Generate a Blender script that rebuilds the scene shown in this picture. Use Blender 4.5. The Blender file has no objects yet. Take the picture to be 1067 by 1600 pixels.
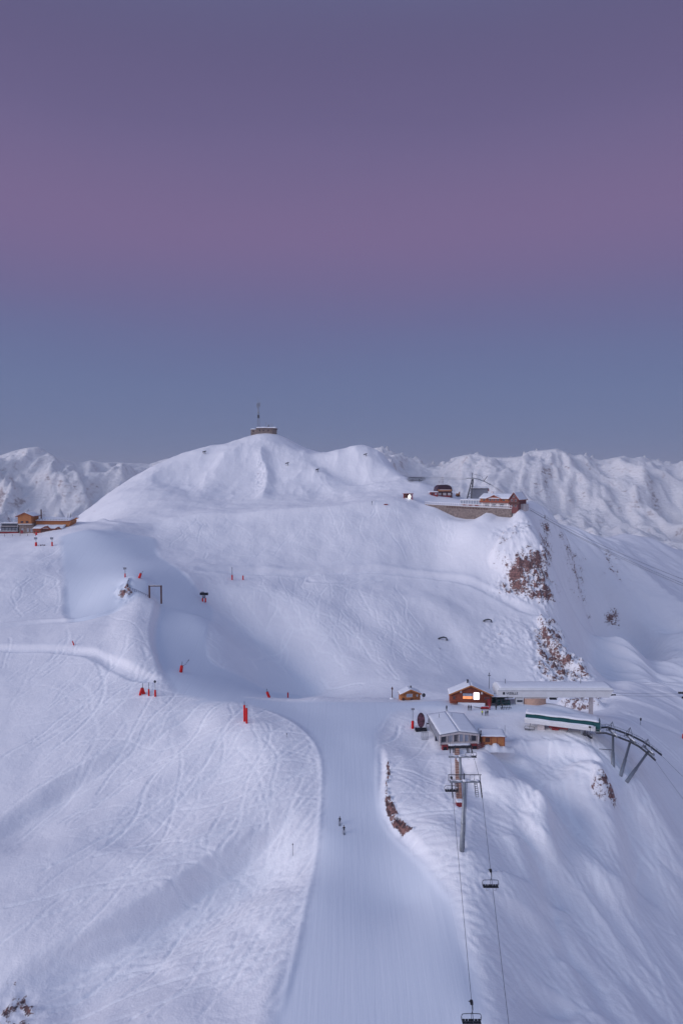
import bpy, bmesh, math, random
import numpy as np
from mathutils import Vector, Matrix
random.seed(7)
RNG = np.random.RandomState(11)

# ------------------------------------------------------------------ camera
PITCH = 3.0
CAMZ = 110.0
HAZE = 0.0001
cam_d = bpy.data.cameras.new("camera"); cam = bpy.data.objects.new("camera", cam_d)
bpy.context.scene.collection.objects.link(cam)
cam.location = (0, 0, CAMZ)
cam.rotation_euler = (math.radians(90 - PITCH), 0, 0)
cam_d.sensor_fit = 'VERTICAL'; cam_d.sensor_height = 36; cam_d.lens = 24
cam_d.clip_start = 0.5; cam_d.clip_end = 60000
bpy.context.scene.camera = cam
sc = bpy.context.scene
sc.view_settings.view_transform = 'Standard'; sc.view_settings.look = 'None'
sc.view_settings.exposure = 0.0; sc.view_settings.gamma = 1

def lin(c):
    return tuple(((x/255)/12.92 if x/255 <= 0.04045 else ((x/255+0.055)/1.055)**2.4) for x in c) + (1,)

# ------------------------------------------------------------------ twilight sky
world = bpy.data.worlds.new("World"); sc.world = world; world.use_nodes = True
nt = world.node_tree; N = nt.nodes; L = nt.links; N.clear()
tc = N.new('ShaderNodeTexCoord'); sep = N.new('ShaderNodeSeparateXYZ'); L.new(tc.outputs['Generated'], sep.inputs[0])
def ramp(nt, stops):
    r = nt.nodes.new('ShaderNodeValToRGB'); e = r.color_ramp.elements
    e[0].position = stops[0][0]; e[0].color = stops[0][1]
    e[1].position = stops[1][0]; e[1].color = stops[1][1]
    for p, c in stops[2:]:
        k = e.new(p); k.color = c
    r.color_ramp.interpolation = 'B_SPLINE' if len(stops) > 4 else 'LINEAR'
    return r
# the side away from the sun: earth shadow, belt of Venus, purple above
front = ramp(nt, [(0.0, lin((116,126,160))), (0.06, lin((108,121,158))), (0.12, lin((105,118,157))), (0.155, lin((103,115,155))),
                  (0.21, lin((104,108,150))), (0.265, lin((113,104,145))), (0.32, lin((122,105,145))), (0.38, lin((117,103,142))),
                  (0.45, lin((107,99,139))), (0.58, lin((88,83,119))), (1.0, (0.21,0.305,0.54,1))])
# faint unevenness of the high air, so that the bands are not ruled lines
sn = N.new('ShaderNodeTexNoise'); sn.inputs['Scale'].default_value = 1.6; sn.inputs['Detail'].default_value = 3
smp = N.new('ShaderNodeMapping'); smp.inputs['Scale'].default_value = (1,1,5); L.new(tc.outputs['Generated'], smp.inputs[0]); L.new(smp.outputs[0], sn.inputs['Vector'])
sma = N.new('ShaderNodeMath'); sma.operation = 'MULTIPLY_ADD'; sma.inputs[1].default_value = 0.045; L.new(sn.outputs['Fac'], sma.inputs[0])
sm2 = N.new('ShaderNodeMath'); sm2.operation = 'SUBTRACT'; sm2.inputs[1].default_value = 0.0225; L.new(sep.outputs['Z'], sm2.inputs[0]); L.new(sm2.outputs[0], sma.inputs[2])
L.new(sma.outputs[0], front.inputs[0])
BK = 0.74
back = ramp(nt, [(0.0, (0.90*BK,0.74*BK,0.80*BK,1)), (0.10, (0.86*BK,0.74*BK,0.84*BK,1)), (0.3, (0.62*BK,0.62*BK,0.86*BK,1)), (0.6,(0.32,0.43,0.70,1)), (1.0, (0.21,0.305,0.54,1))])
back.color_ramp.interpolation = 'EASE'
L.new(sep.outputs['Z'], back.inputs[0])
mr = N.new('ShaderNodeMapRange'); mr.interpolation_type = 'SMOOTHSTEP'
mr.inputs['From Min'].default_value = 0.45; mr.inputs['From Max'].default_value = -0.75
L.new(sep.outputs['Y'], mr.inputs['Value'])
mx = N.new('ShaderNodeMix'); mx.data_type = 'RGBA'
L.new(mr.outputs[0], mx.inputs['Factor']); L.new(front.outputs[0], mx.inputs[6]); L.new(back.outputs[0], mx.inputs[7])
bg = N.new('ShaderNodeBackground'); bg.inputs['Strength'].default_value = 1.0
L.new(mx.outputs[2], bg.inputs[0])
wo = N.new('ShaderNodeOutputWorld'); L.new(bg.outputs[0], wo.inputs[0])

# the low glow of the sun below the haze behind the camera: one very soft lamp
sd = bpy.data.lights.new("sun", 'SUN'); sun = bpy.data.objects.new("sun", sd); sc.collection.objects.link(sun)
sd.energy = 2.0; sd.angle = math.radians(38); sd.color = (0.94, 0.90, 0.97)
SUN_AZ, SUN_EL = math.radians(250), math.radians(19)      # azimuth clockwise from +Y
dv = Vector((math.sin(SUN_AZ)*math.cos(SUN_EL), math.cos(SUN_AZ)*math.cos(SUN_EL), math.sin(SUN_EL)))
sun.rotation_euler = dv.to_track_quat('Z', 'Y').to_euler()
sun.location = (-80, -60, 220)

# ------------------------------------------------------------------ helpers
C = sc.collection
F = 1600*24/36.0
SP, CP = math.sin(math.radians(PITCH)), math.cos(math.radians(PITCH))
def ray(u, v):
    a, b = (u-533.5)/F, (v-800.0)/F
    return np.array([a, CP - b*SP, -SP - b*CP])
def at(u, v, Y):
    r = ray(u, v); r = r*(Y/r[1]); return (r[0], r[1], r[2]+CAMZ)

def tag(o, label=None, cat=None, group=None, kind=None):
    if label: o['label'] = label
    if cat: o['category'] = cat
    if group: o['group'] = group
    if kind: o['kind'] = kind
    return o
def thing(name, label, cat, loc=(0,0,0), rz=0.0, group=None):
    o = bpy.data.objects.new(name, None); C.objects.link(o)
    o.location = loc; o.rotation_euler = (0,0,rz); o.empty_display_size = 0.3
    return tag(o, label, cat, group)

# numpy gradient noise
_perm = np.random.RandomState(3).permutation(4096).astype(np.int32)
_cs = np.cos(np.arange(4096)*(2*np.pi/4096)*7.0).astype(np.float32); _sn = np.sin(np.arange(4096)*(2*np.pi/4096)*7.0).astype(np.float32)
_pc, _ps = _cs[_perm], _sn[_perm]
def gnoise(x, y, seed=0):
    xf = np.floor(x); yf = np.floor(y); xi = xf.astype(np.int32); yi = yf.astype(np.int32)
    fx = (x-xf).astype(np.float32); fy = (y-yf).astype(np.float32)
    p0 = _perm[(xi+seed*131) & 4095]+yi; p1 = _perm[(xi+1+seed*131) & 4095]+yi
    def g(p, dx, dy):
        p = p & 4095; return _pc[p]*dx + _ps[p]*dy
    u = fx*fx*fx*(fx*(fx*6-15)+10); v = fy*fy*fy*(fy*(fy*6-15)+10)
    a = g(p0,fx,fy); b = g(p1,fx-1,fy); c = g(p0+1,fx,fy-1); d = g(p1+1,fx-1,fy-1)
    a = a+(b-a)*u; c = c+(d-c)*u
    return 1.5*(a+(c-a)*v)
def fbm(x, y, o=4, seed=0, gain=0.5):
    s = 0; A = 1.0
    for i in range(o):
        s = s + A*gnoise(x, y, seed+i*7); x = x*2.03+3.1; y = y*2.03-1.7; A *= gain
    return s
def ridged(x, y, o=6, seed=0):
    s = 0; A = 1.0; w = 1.0
    for i in range(o):
        n = 1-np.abs(gnoise(x, y, seed+i*5)); n = n*n*w
        w = np.clip(n*1.6, 0, 1); s = s + n*A; x = x*2.1+5.3; y = y*2.1+1.9; A *= 0.52
    return s
def sstep(a, b, x):
    t = np.clip((x-a)/(b-a), 0, 1); return t*t*(3-2*t)

def grid_mesh(name, XX, YY, ZZ, attrs=None, mat=None):
    ny, nx = XX.shape
    me = bpy.data.meshes.new(name)
    co = np.stack([XX, YY, ZZ], -1).reshape(-1, 3).astype(np.float32)
    idx = np.arange(nx*ny).reshape(ny, nx)
    q = np.stack([idx[:-1,:-1], idx[:-1,1:], idx[1:,1:], idx[1:,:-1]], -1).reshape(-1, 4).astype(np.int32)
    me.vertices.add(len(co)); me.vertices.foreach_set('co', co.ravel())
    me.loops.add(q.size); me.loops.foreach_set('vertex_index', q.ravel())
    me.polygons.add(len(q)); me.polygons.foreach_set('loop_start', np.arange(0, q.size, 4, dtype=np.int32))
    me.polygons.foreach_set('use_smooth', np.ones(len(q), dtype=bool))
    me.update(calc_edges=True)
    for k, a in (attrs or {}).items():
        at_ = me.attributes.new(k, 'FLOAT', 'POINT'); at_.data.foreach_set('value', a.ravel().astype(np.float32))
    if mat: me.materials.append(mat)
    o = bpy.data.objects.new(name, me); C.objects.link(o); return o

# ------------------------------------------------------------------ materials
def base_mat(name, rough=0.7, spec=0.3):
    m = bpy.data.materials.new(name); m.use_nodes = True
    b = m.node_tree.nodes['Principled BSDF']; b.inputs['Roughness'].default_value = rough
    b.inputs['Specular IOR Level'].default_value = spec
    return m, m.node_tree, b
def nz(nt, scale, detail=4, rough=0.55, coord='Object', stretch=None):
    t = nt.nodes.new('ShaderNodeTexCoord'); n = nt.nodes.new('ShaderNodeTexNoise')
    n.inputs['Scale'].default_value = scale; n.inputs['Detail'].default_value = detail; n.inputs['Roughness'].default_value = rough
    if stretch:
        mp = nt.nodes.new('ShaderNodeMapping'); mp.inputs['Scale'].default_value = stretch
        nt.links.new(t.outputs[coord], mp.inputs[0]); nt.links.new(mp.outputs[0], n.inputs['Vector'])
    else: nt.links.new(t.outputs[coord], n.inputs['Vector'])
    return n
def mat(name, col, rough=0.7, var=0.25, scale=3.0, bump=0.0, spec=0.3, metal=0.0, emit=None, estr=0.0, stretch=None):
    m, nt, b = base_mat(name, rough, spec); b.inputs['Metallic'].default_value = metal
    n = nz(nt, scale, 5, 0.6, 'Object', stretch)
    r = ramp(nt, [(0.3, tuple(c*(1-var) for c in col)+(1,)), (0.7, tuple(min(1, c*(1+var)) for c in col)+(1,))])
    nt.links.new(n.outputs['Fac'], r.inputs[0]); nt.links.new(r.outputs[0], b.inputs['Base Color'])
    if bump:
        bp = nt.nodes.new('ShaderNodeBump'); bp.inputs['Strength'].default_value = bump; bp.inputs['Distance'].default_value = 0.05
        nt.links.new(n.outputs['Fac'], bp.inputs['Height']); nt.links.new(bp.outputs[0], b.inputs['Normal'])
    if emit:
        b.inputs['Emission Color'].default_value = emit+(1,); b.inputs['Emission Strength'].default_value = estr
    return m
# ------------------------------------------------------------------ terrain control points
PX = [ # (u, v, Y): a picture direction and how far off the snow lies there
 (0,1600,112),(200,1600,107),(0,1470,128),(0,1350,150),(0,1220,182),(0,1100,215),(200,1450,128),(200,1350,147),(200,1220,178),(200,1120,205),
 (350,1110,204),(420,1150,190),(430,1300,153),(300,1450,128),(380,1590,106),(330,1200,180),
 (680,1250,158),(680,1200,175),(721,1328,139),(740,1400,127),(760,1500,115),(760,1600,103),(640,1170,190),(690,1180,181),
 (780,1100,222),(850,1120,207),(900,1125,206),(850,1166,191),(940,1150,198),(960,1195,185),(985,1218,180),(800,1166,191),
 (850,1250,170),(850,1300,157),(850,1400,139),(850,1500,124),(850,1600,110),(950,1250,174),(950,1400,147),(950,1600,114),
 (1067,1130,250),(1067,1200,215),(1067,1300,184),(1067,1450,151),(1067,1600,123),
 (1067,1060,335),(1067,1000,410),(1067,930,510),(1067,868,640),(1067,884,575),(1030,850,625),(960,1100,252),(960,1060,300),(960,1000,365),(960,920,455),
 (985,831,600),(940,842,560),(880,825,520),(845,813,490),(900,900,425),(885,960,392),(915,1020,350),(935,1060,330),
 (815,800,400),(838,830,388),(860,880,370),(862,935,352),(880,1000,330),(905,1050,300),
 (780,860,376),(780,905,364),(805,880,368),(825,935,350),(790,960,338),(850,985,330),(800,830,388),(850,1040,300),(780,1040,300),
 (700,900,368),(700,950,335),(700,1000,315),(700,1060,275),(600,900,360),(600,950,325),(600,1000,298),(600,1065,265),
 (500,900,350),(500,960,315),(420,1080,262),(395,985,305),(455,1035,290),(500,1082,270),(350,1000,274),(400,940,318),(350,930,318),(320,1000,266),(320,1060,236),
 (270,960,280),(280,900,318),(200,870,335),(120,880,325),(120,950,283),(190,985,256),(235,1055,227),(210,905,292),(245,935,287),(150,830,357),
 (50,833,378),(110,817,392),(0,834,378),(0,829,398),(60,822,398),(60,900,307),(0,860,342),(0,940,283),(0,1000,252),(120,1010,246),
 (250,870,350),(300,850,375),(300,880,345),(400,880,360),(400,840,388),(500,850,385),(600,850,390),(700,850,396),(740,830,393),
 (130,815,395),(210,820,400),(300,808,408),(430,800,415),(530,793,422),(620,783,432),(665,790,436),(705,803,422),(740,812,408),(760,805,408),(790,810,402),
 (300,795,440),(430,790,450),(530,785,455),(200,805,425),
 (411,740,530),(300,750,520),(500,740,530),(230,770,475),(580,745,530),
 (150,800,466),(170,780,488),(190,762,508),(215,744,532),(240,729,556),(300,706,580),(350,694,590),(385,681,598),(411,675,600),(435,678,600),(460,690,598),(482,704,595),
 (530,703,590),(570,697,585),(600,712,570),(625,738,540),(650,754,520),(700,768,500),
 (640,777,455),(700,776,470),(790,785,440),
]
WD = [ # (X, Y, Z below the camera)
 (2,212,-73.8),(-14,212,-74),(14,212,-74),(0,190,-75.6),(10,190,-75.8),(0,170,-78),(9,170,-78.3),(0,150,-80.8),(12,150,-81),(-4,130,-83.3),(14,130,-83.5),(-6,103,-86.3),(18,100,-86.8),
 (15,228,-75),(-8,228,-75),(-25,226,-74.6),(30,228,-75),(45,226,-75.2),(60,226,-75.6),(72,222,-76.5),(30,205,-74.8),(33,196,-75.6),(45,212,-74.9),
 (30,240,-80),(0,240,-79.5),(60,245,-82),(85,235,-84),(85,260,-92),(95,225,-82),
 (140,400,-78),(150,425,-88),(135,360,-92),(125,330,-100),
 (-230,430,-60),(-185,445,-46),(-160,430,-34),
 (-60,680,-5),(0,680,-20),(-170,620,-40),(60,640,-30),(75,560,-40),(110,520,-42),(130,470,-40),(-260,540,-80),
 (345,690,-110),(300,680,-92),(400,665,-116),(380,760,-150),(250,655,-72),(280,700,-100),(200,640,-90),(160,570,-75),
 (-500,100,-130),(-500,400,-160),(-400,700,-220),(0,850,-150),(400,900,-220),(700,500,-200),(600,150,-170),
 (0,0,-98),(0,-150,-120),(-300,-100,-140),(300,-100,-150),(-200,110,-110),(200,100,-118),(-280,250,-86),(-300,350,-85),(-120,60,-105),(120,60,-112),
]
pts = [at(u, v, Y) for u, v, Y in PX] + [(x, y, z+CAMZ) for x, y, z in WD]
pts = np.array(pts)
def tps_fit(p, lam=0.5):
    n = len(p); S = 100.0
    x = p[:, :2]/S; d2 = ((x[:,None]-x[None])**2).sum(-1)
    K = 0.5*d2*np.log(d2+1e-12) + lam*1e-4*np.eye(n)
    P = np.hstack([np.ones((n,1)), x]); A = np.zeros((n+3, n+3)); A[:n,:n] = K; A[:n,n:] = P; A[n:,:n] = P.T
    w = np.linalg.solve(A, np.concatenate([p[:,2], np.zeros(3)]))
    return x, w, S
_tx, _tw, _ts = tps_fit(pts)
def tps(X, Y):
    X = np.asarray(X, float)/_ts; Y = np.asarray(Y, float)/_ts; sh = X.shape; X = X.ravel(); Y = Y.ravel()
    out = np.full(X.shape, _tw[-3]) + _tw[-2]*X + _tw[-1]*Y
    for (px, py), w in zip(_tx, _tw[:-3]):
        d2 = (X-px)**2+(Y-py)**2; out += (0.5*w)*d2*np.log(d2+1e-12)
    return out.reshape(sh)

def axis(lo, hi, step, glo, ghi, g):
    a = list(np.arange(lo, hi, step)); s = step
    while a[-1] < ghi: s *= g; a.append(a[-1]+s)
    b = []; s = step; x = lo
    while x > glo: s *= g; x -= s; b.append(x)
    return np.array(b[::-1]+a)
GX = axis(-140, 150, 0.40, -1300, 1500, 1.045)
ya = list(np.arange(92, 262, 0.36)); s = 0.36
while ya[-1] < 640: s = min(s*1.0035, 0.9); ya.append(ya[-1]+s)
while ya[-1] < 1500: s *= 1.06; ya.append(ya[-1]+s)
s = 0.36; x = 92; yb = []
while x > -500: s *= 1.07; x -= s; yb.append(x)
GY = np.array(yb[::-1]+ya)
XX, YY = np.meshgrid(GX, GY)
# base surface: evaluated on a coarser lattice, then interpolated smoothly
cx = np.unique(np.concatenate([GX[::6], GX[-1:]])); cy = np.unique(np.concatenate([GY[::6], GY[-1:]]))
CXX, CYY = np.meshgrid(cx, cy); CZ = tps(CXX, CYY)
def bil(gx, gy, Z, x, y):
    x = np.clip(x, gx[0], gx[-1]-1e-6); y = np.clip(y, gy[0], gy[-1]-1e-6)
    i = np.clip(np.searchsorted(gx, x, side='right')-1, 0, len(gx)-2); j = np.clip(np.searchsorted(gy, y, side='right')-1, 0, len(gy)-2)
    fx = (x-gx[i])/(gx[i+1]-gx[i]); fy = (y-gy[j])/(gy[j+1]-gy[j])
    return (Z[j,i]*(1-fx)+Z[j,i+1]*fx)*(1-fy) + (Z[j+1,i]*(1-fx)+Z[j+1,i+1]*fx)*fy
def cubic_axis(g, Z, q):   # Catmull-Rom along axis 0 of Z
    j = np.clip(np.searchsorted(g, q, side='right')-1, 0, len(g)-2); t = ((q-g[j])/(g[j+1]-g[j]))[:,None]
    m = np.gradient(Z, g, axis=0); h = (g[j+1]-g[j])[:,None]
    t2, t3 = t*t, t*t*t
    return (2*t3-3*t2+1)*Z[j] + (t3-2*t2+t)*h*m[j] + (-2*t3+3*t2)*Z[j+1] + (t3-t2)*h*m[j+1]
ZZ = cubic_axis(cx, cubic_axis(cy, CZ, GY).T, GX).T.copy()

def Hz(x, y): return float(bil(GX, GY, ZZ, np.array([float(x)]), np.array([float(y)]))[0])
def hit(u, v, ymin=60.0, ymax=900.0, fall=True):
    r = ray(u, v); Ys = np.arange(ymin, ymax, 0.5); X = r[0]/r[1]*Ys; Z = CAMZ + r[2]/r[1]*Ys
    g = bil(GX, GY, ZZ, X, Ys); k = np.where(g > Z)[0]
    if len(k) == 0: return hit(u, v+1, ymin, ymax) if v < 1000 and fall else None
    k = k[0]; a, b = Ys[max(k-1,0)], Ys[k]
    for _ in range(12):
        m = (a+b)/2
        if Hz(r[0]/r[1]*m, m) > CAMZ + r[2]/r[1]*m: b = m
        else: a = m
    return (r[0]/r[1]*b, b, Hz(r[0]/r[1]*b, b))
def poly_world(pl):
    out = []
    for u, v in pl:
        h = hit(u, v)
        if h is None: h = at(u, v, 500)
        out.append(h[:2])
    return np.array(out)
def smooth_poly(p, n=8):
    p = np.asarray(p, float); q = np.vstack([2*p[0]-p[1], p, 2*p[-1]-p[-2]]); out = []
    for i in range(1, len(q)-2):
        for k in range(n):
            t = k/n; a, b, c, d = q[i-1], q[i], q[i+1], q[i+2]
            out.append(0.5*((2*b)+(-a+c)*t+(2*a-5*b+4*c-d)*t*t+(-a+3*b-3*c+d)*t**3))
    out.append(q[-2]); return np.array(out)
def line_field(pw, margin):
    """distance, signed side (+ = left of travel) and 0..1 position along, on the sub-grid round a world polyline"""
    x0, y0 = pw.min(0)-margin; x1, y1 = pw.max(0)+margin
    i0, i1 = np.searchsorted(GX, [x0, x1]); j0, j1 = np.searchsorted(GY, [y0, y1])
    i0 = max(i0-1,0); j0 = max(j0-1,0); i1 = min(i1+1,len(GX)); j1 = min(j1+1,len(GY))
    sx = XX[j0:j1,i0:i1]; sy = YY[j0:j1,i0:i1]
    best = np.full(sx.shape, 1e9); side = np.zeros(sx.shape); pos = np.zeros(sx.shape)
    seg = np.linalg.norm(np.diff(pw, axis=0), axis=1); cum = np.concatenate([[0], np.cumsum(seg)]); tot = cum[-1]
    for k in range(len(seg)):
        a = pw[k]; d = pw[k+1]-a; l2 = (d**2).sum()+1e-9
        t = np.clip(((sx-a[0])*d[0]+(sy-a[1])*d[1])/l2, 0, 1)
        ex = sx-(a[0]+t*d[0]); ey = sy-(a[1]+t*d[1]); dd = ex*ex+ey*ey
        m = dd < best; best[m] = dd[m]; side[m] = np.sign(d[0]*ey-d[1]*ex)[m]; pos[m] = ((cum[k]+t*seg[k])/tot)[m]
    return (slice(j0,j1), slice(i0,i1)), np.sqrt(best), side, pos
DZ = np.zeros_like(ZZ)
def fade(pos, e=0.15): return sstep(0, e, pos)*(1-sstep(1-e, 1, pos))
def feature(pl, width, amp, sharp=2.0, e=0.15, world=False):      # bump or groove along a line
    pw = smooth_poly(pl if world else poly_world(pl)); sl, d, s, pos = line_field(pw, width*3)
    DZ[sl] += amp*np.exp(-(d/width)**sharp)*fade(pos, e)
def stepf(pl, w, reach, amp, e=0.15, world=False):                # the ground left of the line stands higher, blending out over `reach`
    pw = smooth_poly(pl if world else poly_world(pl)); sl, d, s, pos = line_field(pw, reach*1.2)
    sd_ = s*d; DZ[sl] += amp*sstep(-w, w, sd_)*(1-sstep(reach*0.3, reach, sd_))*fade(pos, e)*(d < reach*1.2)

# off-piste roll of the snow
wavy = fbm(XX/45, YY/45, 3, 1)*1.1 + fbm(XX/14, YY/14, 2, 5)*0.28
# groomed-piste mask, with the shade of the bowl flank painted in
def poly_mask(pl, soft, world=False):
    pw = np.asarray(pl if world else poly_world(pl)); pw = smooth_poly(np.vstack([pw, pw[:1]]))
    sl, d, s, pos = line_field(pw, soft*2)
    sx = XX[sl]; sy = YY[sl]; ins = np.zeros(sx.shape, bool)
    for k in range(len(pw)-1):
        (xa, ya_), (xb, yb_) = pw[k], pw[k+1]
        if ya_ == yb_: continue
        c = ((ya_ > sy) != (yb_ > sy)) & (sx < (xb-xa)*(sy-ya_)/(yb_-ya_)+xa); ins ^= c
    m = np.zeros_like(ZZ); m[sl] = sstep(-soft, soft, np.where(ins, d, -d)); return m
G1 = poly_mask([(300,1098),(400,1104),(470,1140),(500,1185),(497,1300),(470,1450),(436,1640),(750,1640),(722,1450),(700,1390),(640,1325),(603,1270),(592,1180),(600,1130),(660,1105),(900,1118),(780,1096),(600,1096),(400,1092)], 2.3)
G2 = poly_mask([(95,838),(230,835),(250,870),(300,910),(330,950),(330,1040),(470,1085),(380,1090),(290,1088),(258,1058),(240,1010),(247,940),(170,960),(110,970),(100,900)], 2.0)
bowl_shade = poly_mask([(262,925),(330,945),(400,990),(460,1040),(500,1082),(400,1086),(320,1078),(300,1040)], 3.0)  # shaded bowl flank, its shade painted as packed-snow colour
groomed = np.clip(G1+G2+bowl_shade*0.45, 0, 1)  # pistes, plus the bowl's painted shade at part strength
near = sstep(470, 380, YY)
DZ += wavy*(1-groomed*0.93)*np.where(YY < 250, 1.0, 1.0)*(1-sstep(700, 900, YY)*0.5)
# --- foreground left slope
stepf([(470,1262),(350,1335),(250,1400),(150,1452),(60,1500),(-40,1560)], 2.4, 26, -5.0, 0.28)
stepf([(320,1100),(230,1145),(110,1215),(0,1290),(-60,1330)], 3.5, 22, -2.4, 0.2); stepf([(400,1150),(260,1255),(150,1335)], 3.0, 18, -1.6, 0.3)
feature([(150,1330),(260,1240),(380,1150)], 5, -1.0)
feature([(60,1300),(180,1200),(300,1120)], 6, 0.9)
feature([(240,1500),(350,1430),(460,1370)], 5, 0.7)
feature([(160,1598),(300,1530),(430,1440)], 5, -0.7)
# piste edges
feature([(400,1104),(468,1140),(500,1185),(498,1300),(470,1450),(436,1600)], 0.6, 0.24, 2, 0.05)
stepf([(592,1150),(601,1200),(598,1255),(612,1290),(640,1318),(700,1385)], 1.2, 13, 1.7, 0.25)
feature([(592,1150),(590,1220),(596,1275),(625,1318),(665,1358),(715,1425)], 0.6, 0.2, 2, 0.1)
# cat track at left, with its cut bank and lip
T1 = [(-40,1014),(60,1017),(130,1020),(172,1038),(205,1056),(250,1066)]
feature(T1, 2.2, -1.3, 4, 0.06); feature([(u,v+5) for u, v in T1], 1.2, 0.3, 2, 0.06)
T2 = [(-30,984),(60,976),(140,968),(200,950)]
feature(T2, 1.8, -0.6, 4, 0.1); feature([(u,v-4) for u, v in T2], 1.3, 0.35, 2, 0.1)
# knoll with the gate
feature([(190,925),(215,915),(245,925)], 6, 2.2, 2, 0.3)
stepf([(252,1060),(238,1000),(246,950),(250,930)], 1.5, 18, 2.6, 0.15)
# serpentine of the upper road
R1 = [(300,888),(400,894),(470,896),(540,892),(600,894),(690,903),(750,918),(810,950),(850,965)]
feature(R1, 3.2, -1.2, 4, 0.05); feature([(u,v-6) for u, v in R1], 3, 0.7, 2, 0.05); feature([(u,v+5) for u, v in R1], 1.5, 0.5, 2, 0.05)
R2 = [(600,905),(540,911),(490,908),(478,900),(500,893)]
feature(R2, 2.0, -0.5, 4, 0.1); feature([(u,v+3) for u, v in R2], 1.2, 0.4, 2, 0.1)
# lip of the upper terrace
LP = [(128,812),(170,818),(214,822),(260,814),(320,806),(430,799),(520,794),(620,784)]
feature(LP, 3.0, 1.5, 2, 0.08)
feature([(u,v+10) for u, v in LP], 7, -1.2, 2, 0.08)
# bowl under the road: dark flank edge, ribs
feature([(300,915),(345,940),(405,985),(460,1035),(505,1085)], 8, -2.5, 2, 0.1); feature([(310,960),(340,1010),(380,1070)], 10, 1.8)
feature([(395,905),(470,960),(540,1040),(565,1080)], 8, 1.6); feature([(520,925),(600,985),(680,1060)], 9, -1.6)
feature([(640,925),(720,985),(780,1060)], 8, 1.6); feature([(620,870),(720,880),(790,905)], 9, -1.2)
# summit hill ribs
feature([(411,690),(408,715),(418,745),(408,785)], 5, 3.0, 1.5, 0.2); feature([(385,688),(360,715),(330,750),(300,785)], 9, 0.9, 1.6, 0.2); feature([(440,688),(470,715),(520,750)], 9, 1.0, 1.6, 0.2); feature([(424,690),(428,720),(436,760)], 7, -2.0, 2, 0.2)
feature([(470,712),(540,742),(620,752)], 10, -2.2); feature([(545,700),(575,725),(600,760)], 9, 1.5)
feature([(230,745),(300,760),(380,775)], 12, -1.5); feature([(360,700),(350,730),(320,770)], 9, 1.5)
# shelf and gullies, right foreground
stepf([(905,1400),(868,1330),(858,1290),(800,1215),(770,1172)], 3.0, 16, 2.6, 0.15)
feature([(742,1180),(770,1240),(835,1262),(856,1285),(852,1320)], 3.8, 2.4)
stepf([(880,1370),(862,1320),(858,1272)], 1.2, 8, 2.6, 0.25)
feature([(820,1300),(850,1380),(880,1430)], 2.5, -1.6); feature([(800,1310),(830,1390),(860,1440)], 3, 1.2)
feature([(815,1430),(850,1520),(900,1600)], 6, -1.8); stepf([(915,1600),(880,1500),(830,1400),(812,1370)], 3.0, 14, 2.0, 0.15); feature([(880,1500),(905,1545),(940,1600)], 2.5, 1.3)
feature([(890,1180),(925,1235),(950,1320),(965,1430)], 6, 1.6); stepf([(985,1440),(975,1330),(950,1240),(905,1180)], 2.5, 18, 2.8, 0.15); feature([(960,1230),(990,1300),(1000,1400)], 5, -1.6)
feature([(1000,1240),(1040,1300),(1067,1370)], 4, 1.3); feature([(870,1190),(900,1290),(950,1400)], 6, -1.4)
feature([(752,1168),(800,1162),(850,1160),(900,1168),(935,1182)], 1.3, 0.5, 1.4, 0.05); stepf([(945,1195),(900,1176),(850,1168),(800,1169),(752,1173)], 1.0, 18, -1.8, 0.12)
for (u,v) in [(765,1164),(785,1161),(815,1158),(842,1160),(868,1160)]:
    h = hit(u, v+3); r2 = (XX-h[0])**2+(YY-h[1])**2; DZ += random.uniform(0.5,1.2)*np.exp(-r2/random.uniform(2.5,6))
# far valley side on the right: ribs and runnels falling to the lower right
for k, (pl, a, w) in enumerate([([(862,830),(905,890),(965,960),(1040,1040)], -3.2, 8), ([(890,840),(950,905),(1020,985),(1090,1050)], 3.0, 8), ([(930,850),(985,915),(1067,990)], -3.0, 9),
      ([(960,850),(1020,910),(1080,960)], 2.6, 9), ([(880,900),(930,985),(1000,1060),(1067,1105)], 2.8, 7), ([(872,935),(915,1010),(975,1085)], -2.5, 6), ([(895,1075),(980,1095),(1080,1135)], 1.2, 3), ([(985,1000),(1030,1060),(1080,1100)], -2.2, 5)]):
    feature(pl, w, a)
feature([(960,1112),(1010,1125),(1067,1148)], 1.6, -0.7)

# --- rock: where cliffs break the snow.  (u, v, radius u, radius v, strength, jaggedness)
rock = np.zeros_like(ZZ)
stepf([(760,872),(785,890),(812,902),(862,892)], 1.6, 30, 7.0, 0.12); stepf([(800,915),(830,935),(862,925)], 1.2, 14, 3.0, 0.15)
stepf([(838,962),(852,1005),(876,1038),(920,1062)], 1.4, 22, 5.0, 0.15)
stepf([(178,925),(197,938),(212,930)], 0.8, 9, 2.0, 0.15); stepf([(922,1262),(945,1272),(965,1262)], 0.8, 9, 2.2, 0.15); stepf([(870,1095),(912,1112),(948,1108)], 1.0, 9, 3.0, 0.15)
fr = sstep(34, 50, XX)*sstep(205, 185, YY)*sstep(80, 100, YY)
DZ += fr*((ridged((XX*0.95+YY*0.45)/15, (YY-XX*0.45)/52, 4, 161)-1.15)*1.0)
fl = sstep(115, 160, XX)*sstep(620, 560, YY)*sstep(220, 290, YY)
DZ += fl*(ridged((XX+YY*0.75)/22, (XX-YY)/150, 4, 131)-1.0)*2.4
DZ += (fbm(XX/8, YY/11, 3, 141)*0.16)*(1-groomed)*sstep(250, 330, YY)
DZ += sstep(455, 500, YY)*((ridged(XX/28, YY/70, 3, 151)-1.1)*0.8)
_c = np.floor(XX/2.2+fbm(XX/5,YY/5,2,9)*0.9)+np.floor(YY/2.0+fbm(XX/4,YY/4,2,19)*0.9)*17.0
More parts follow.
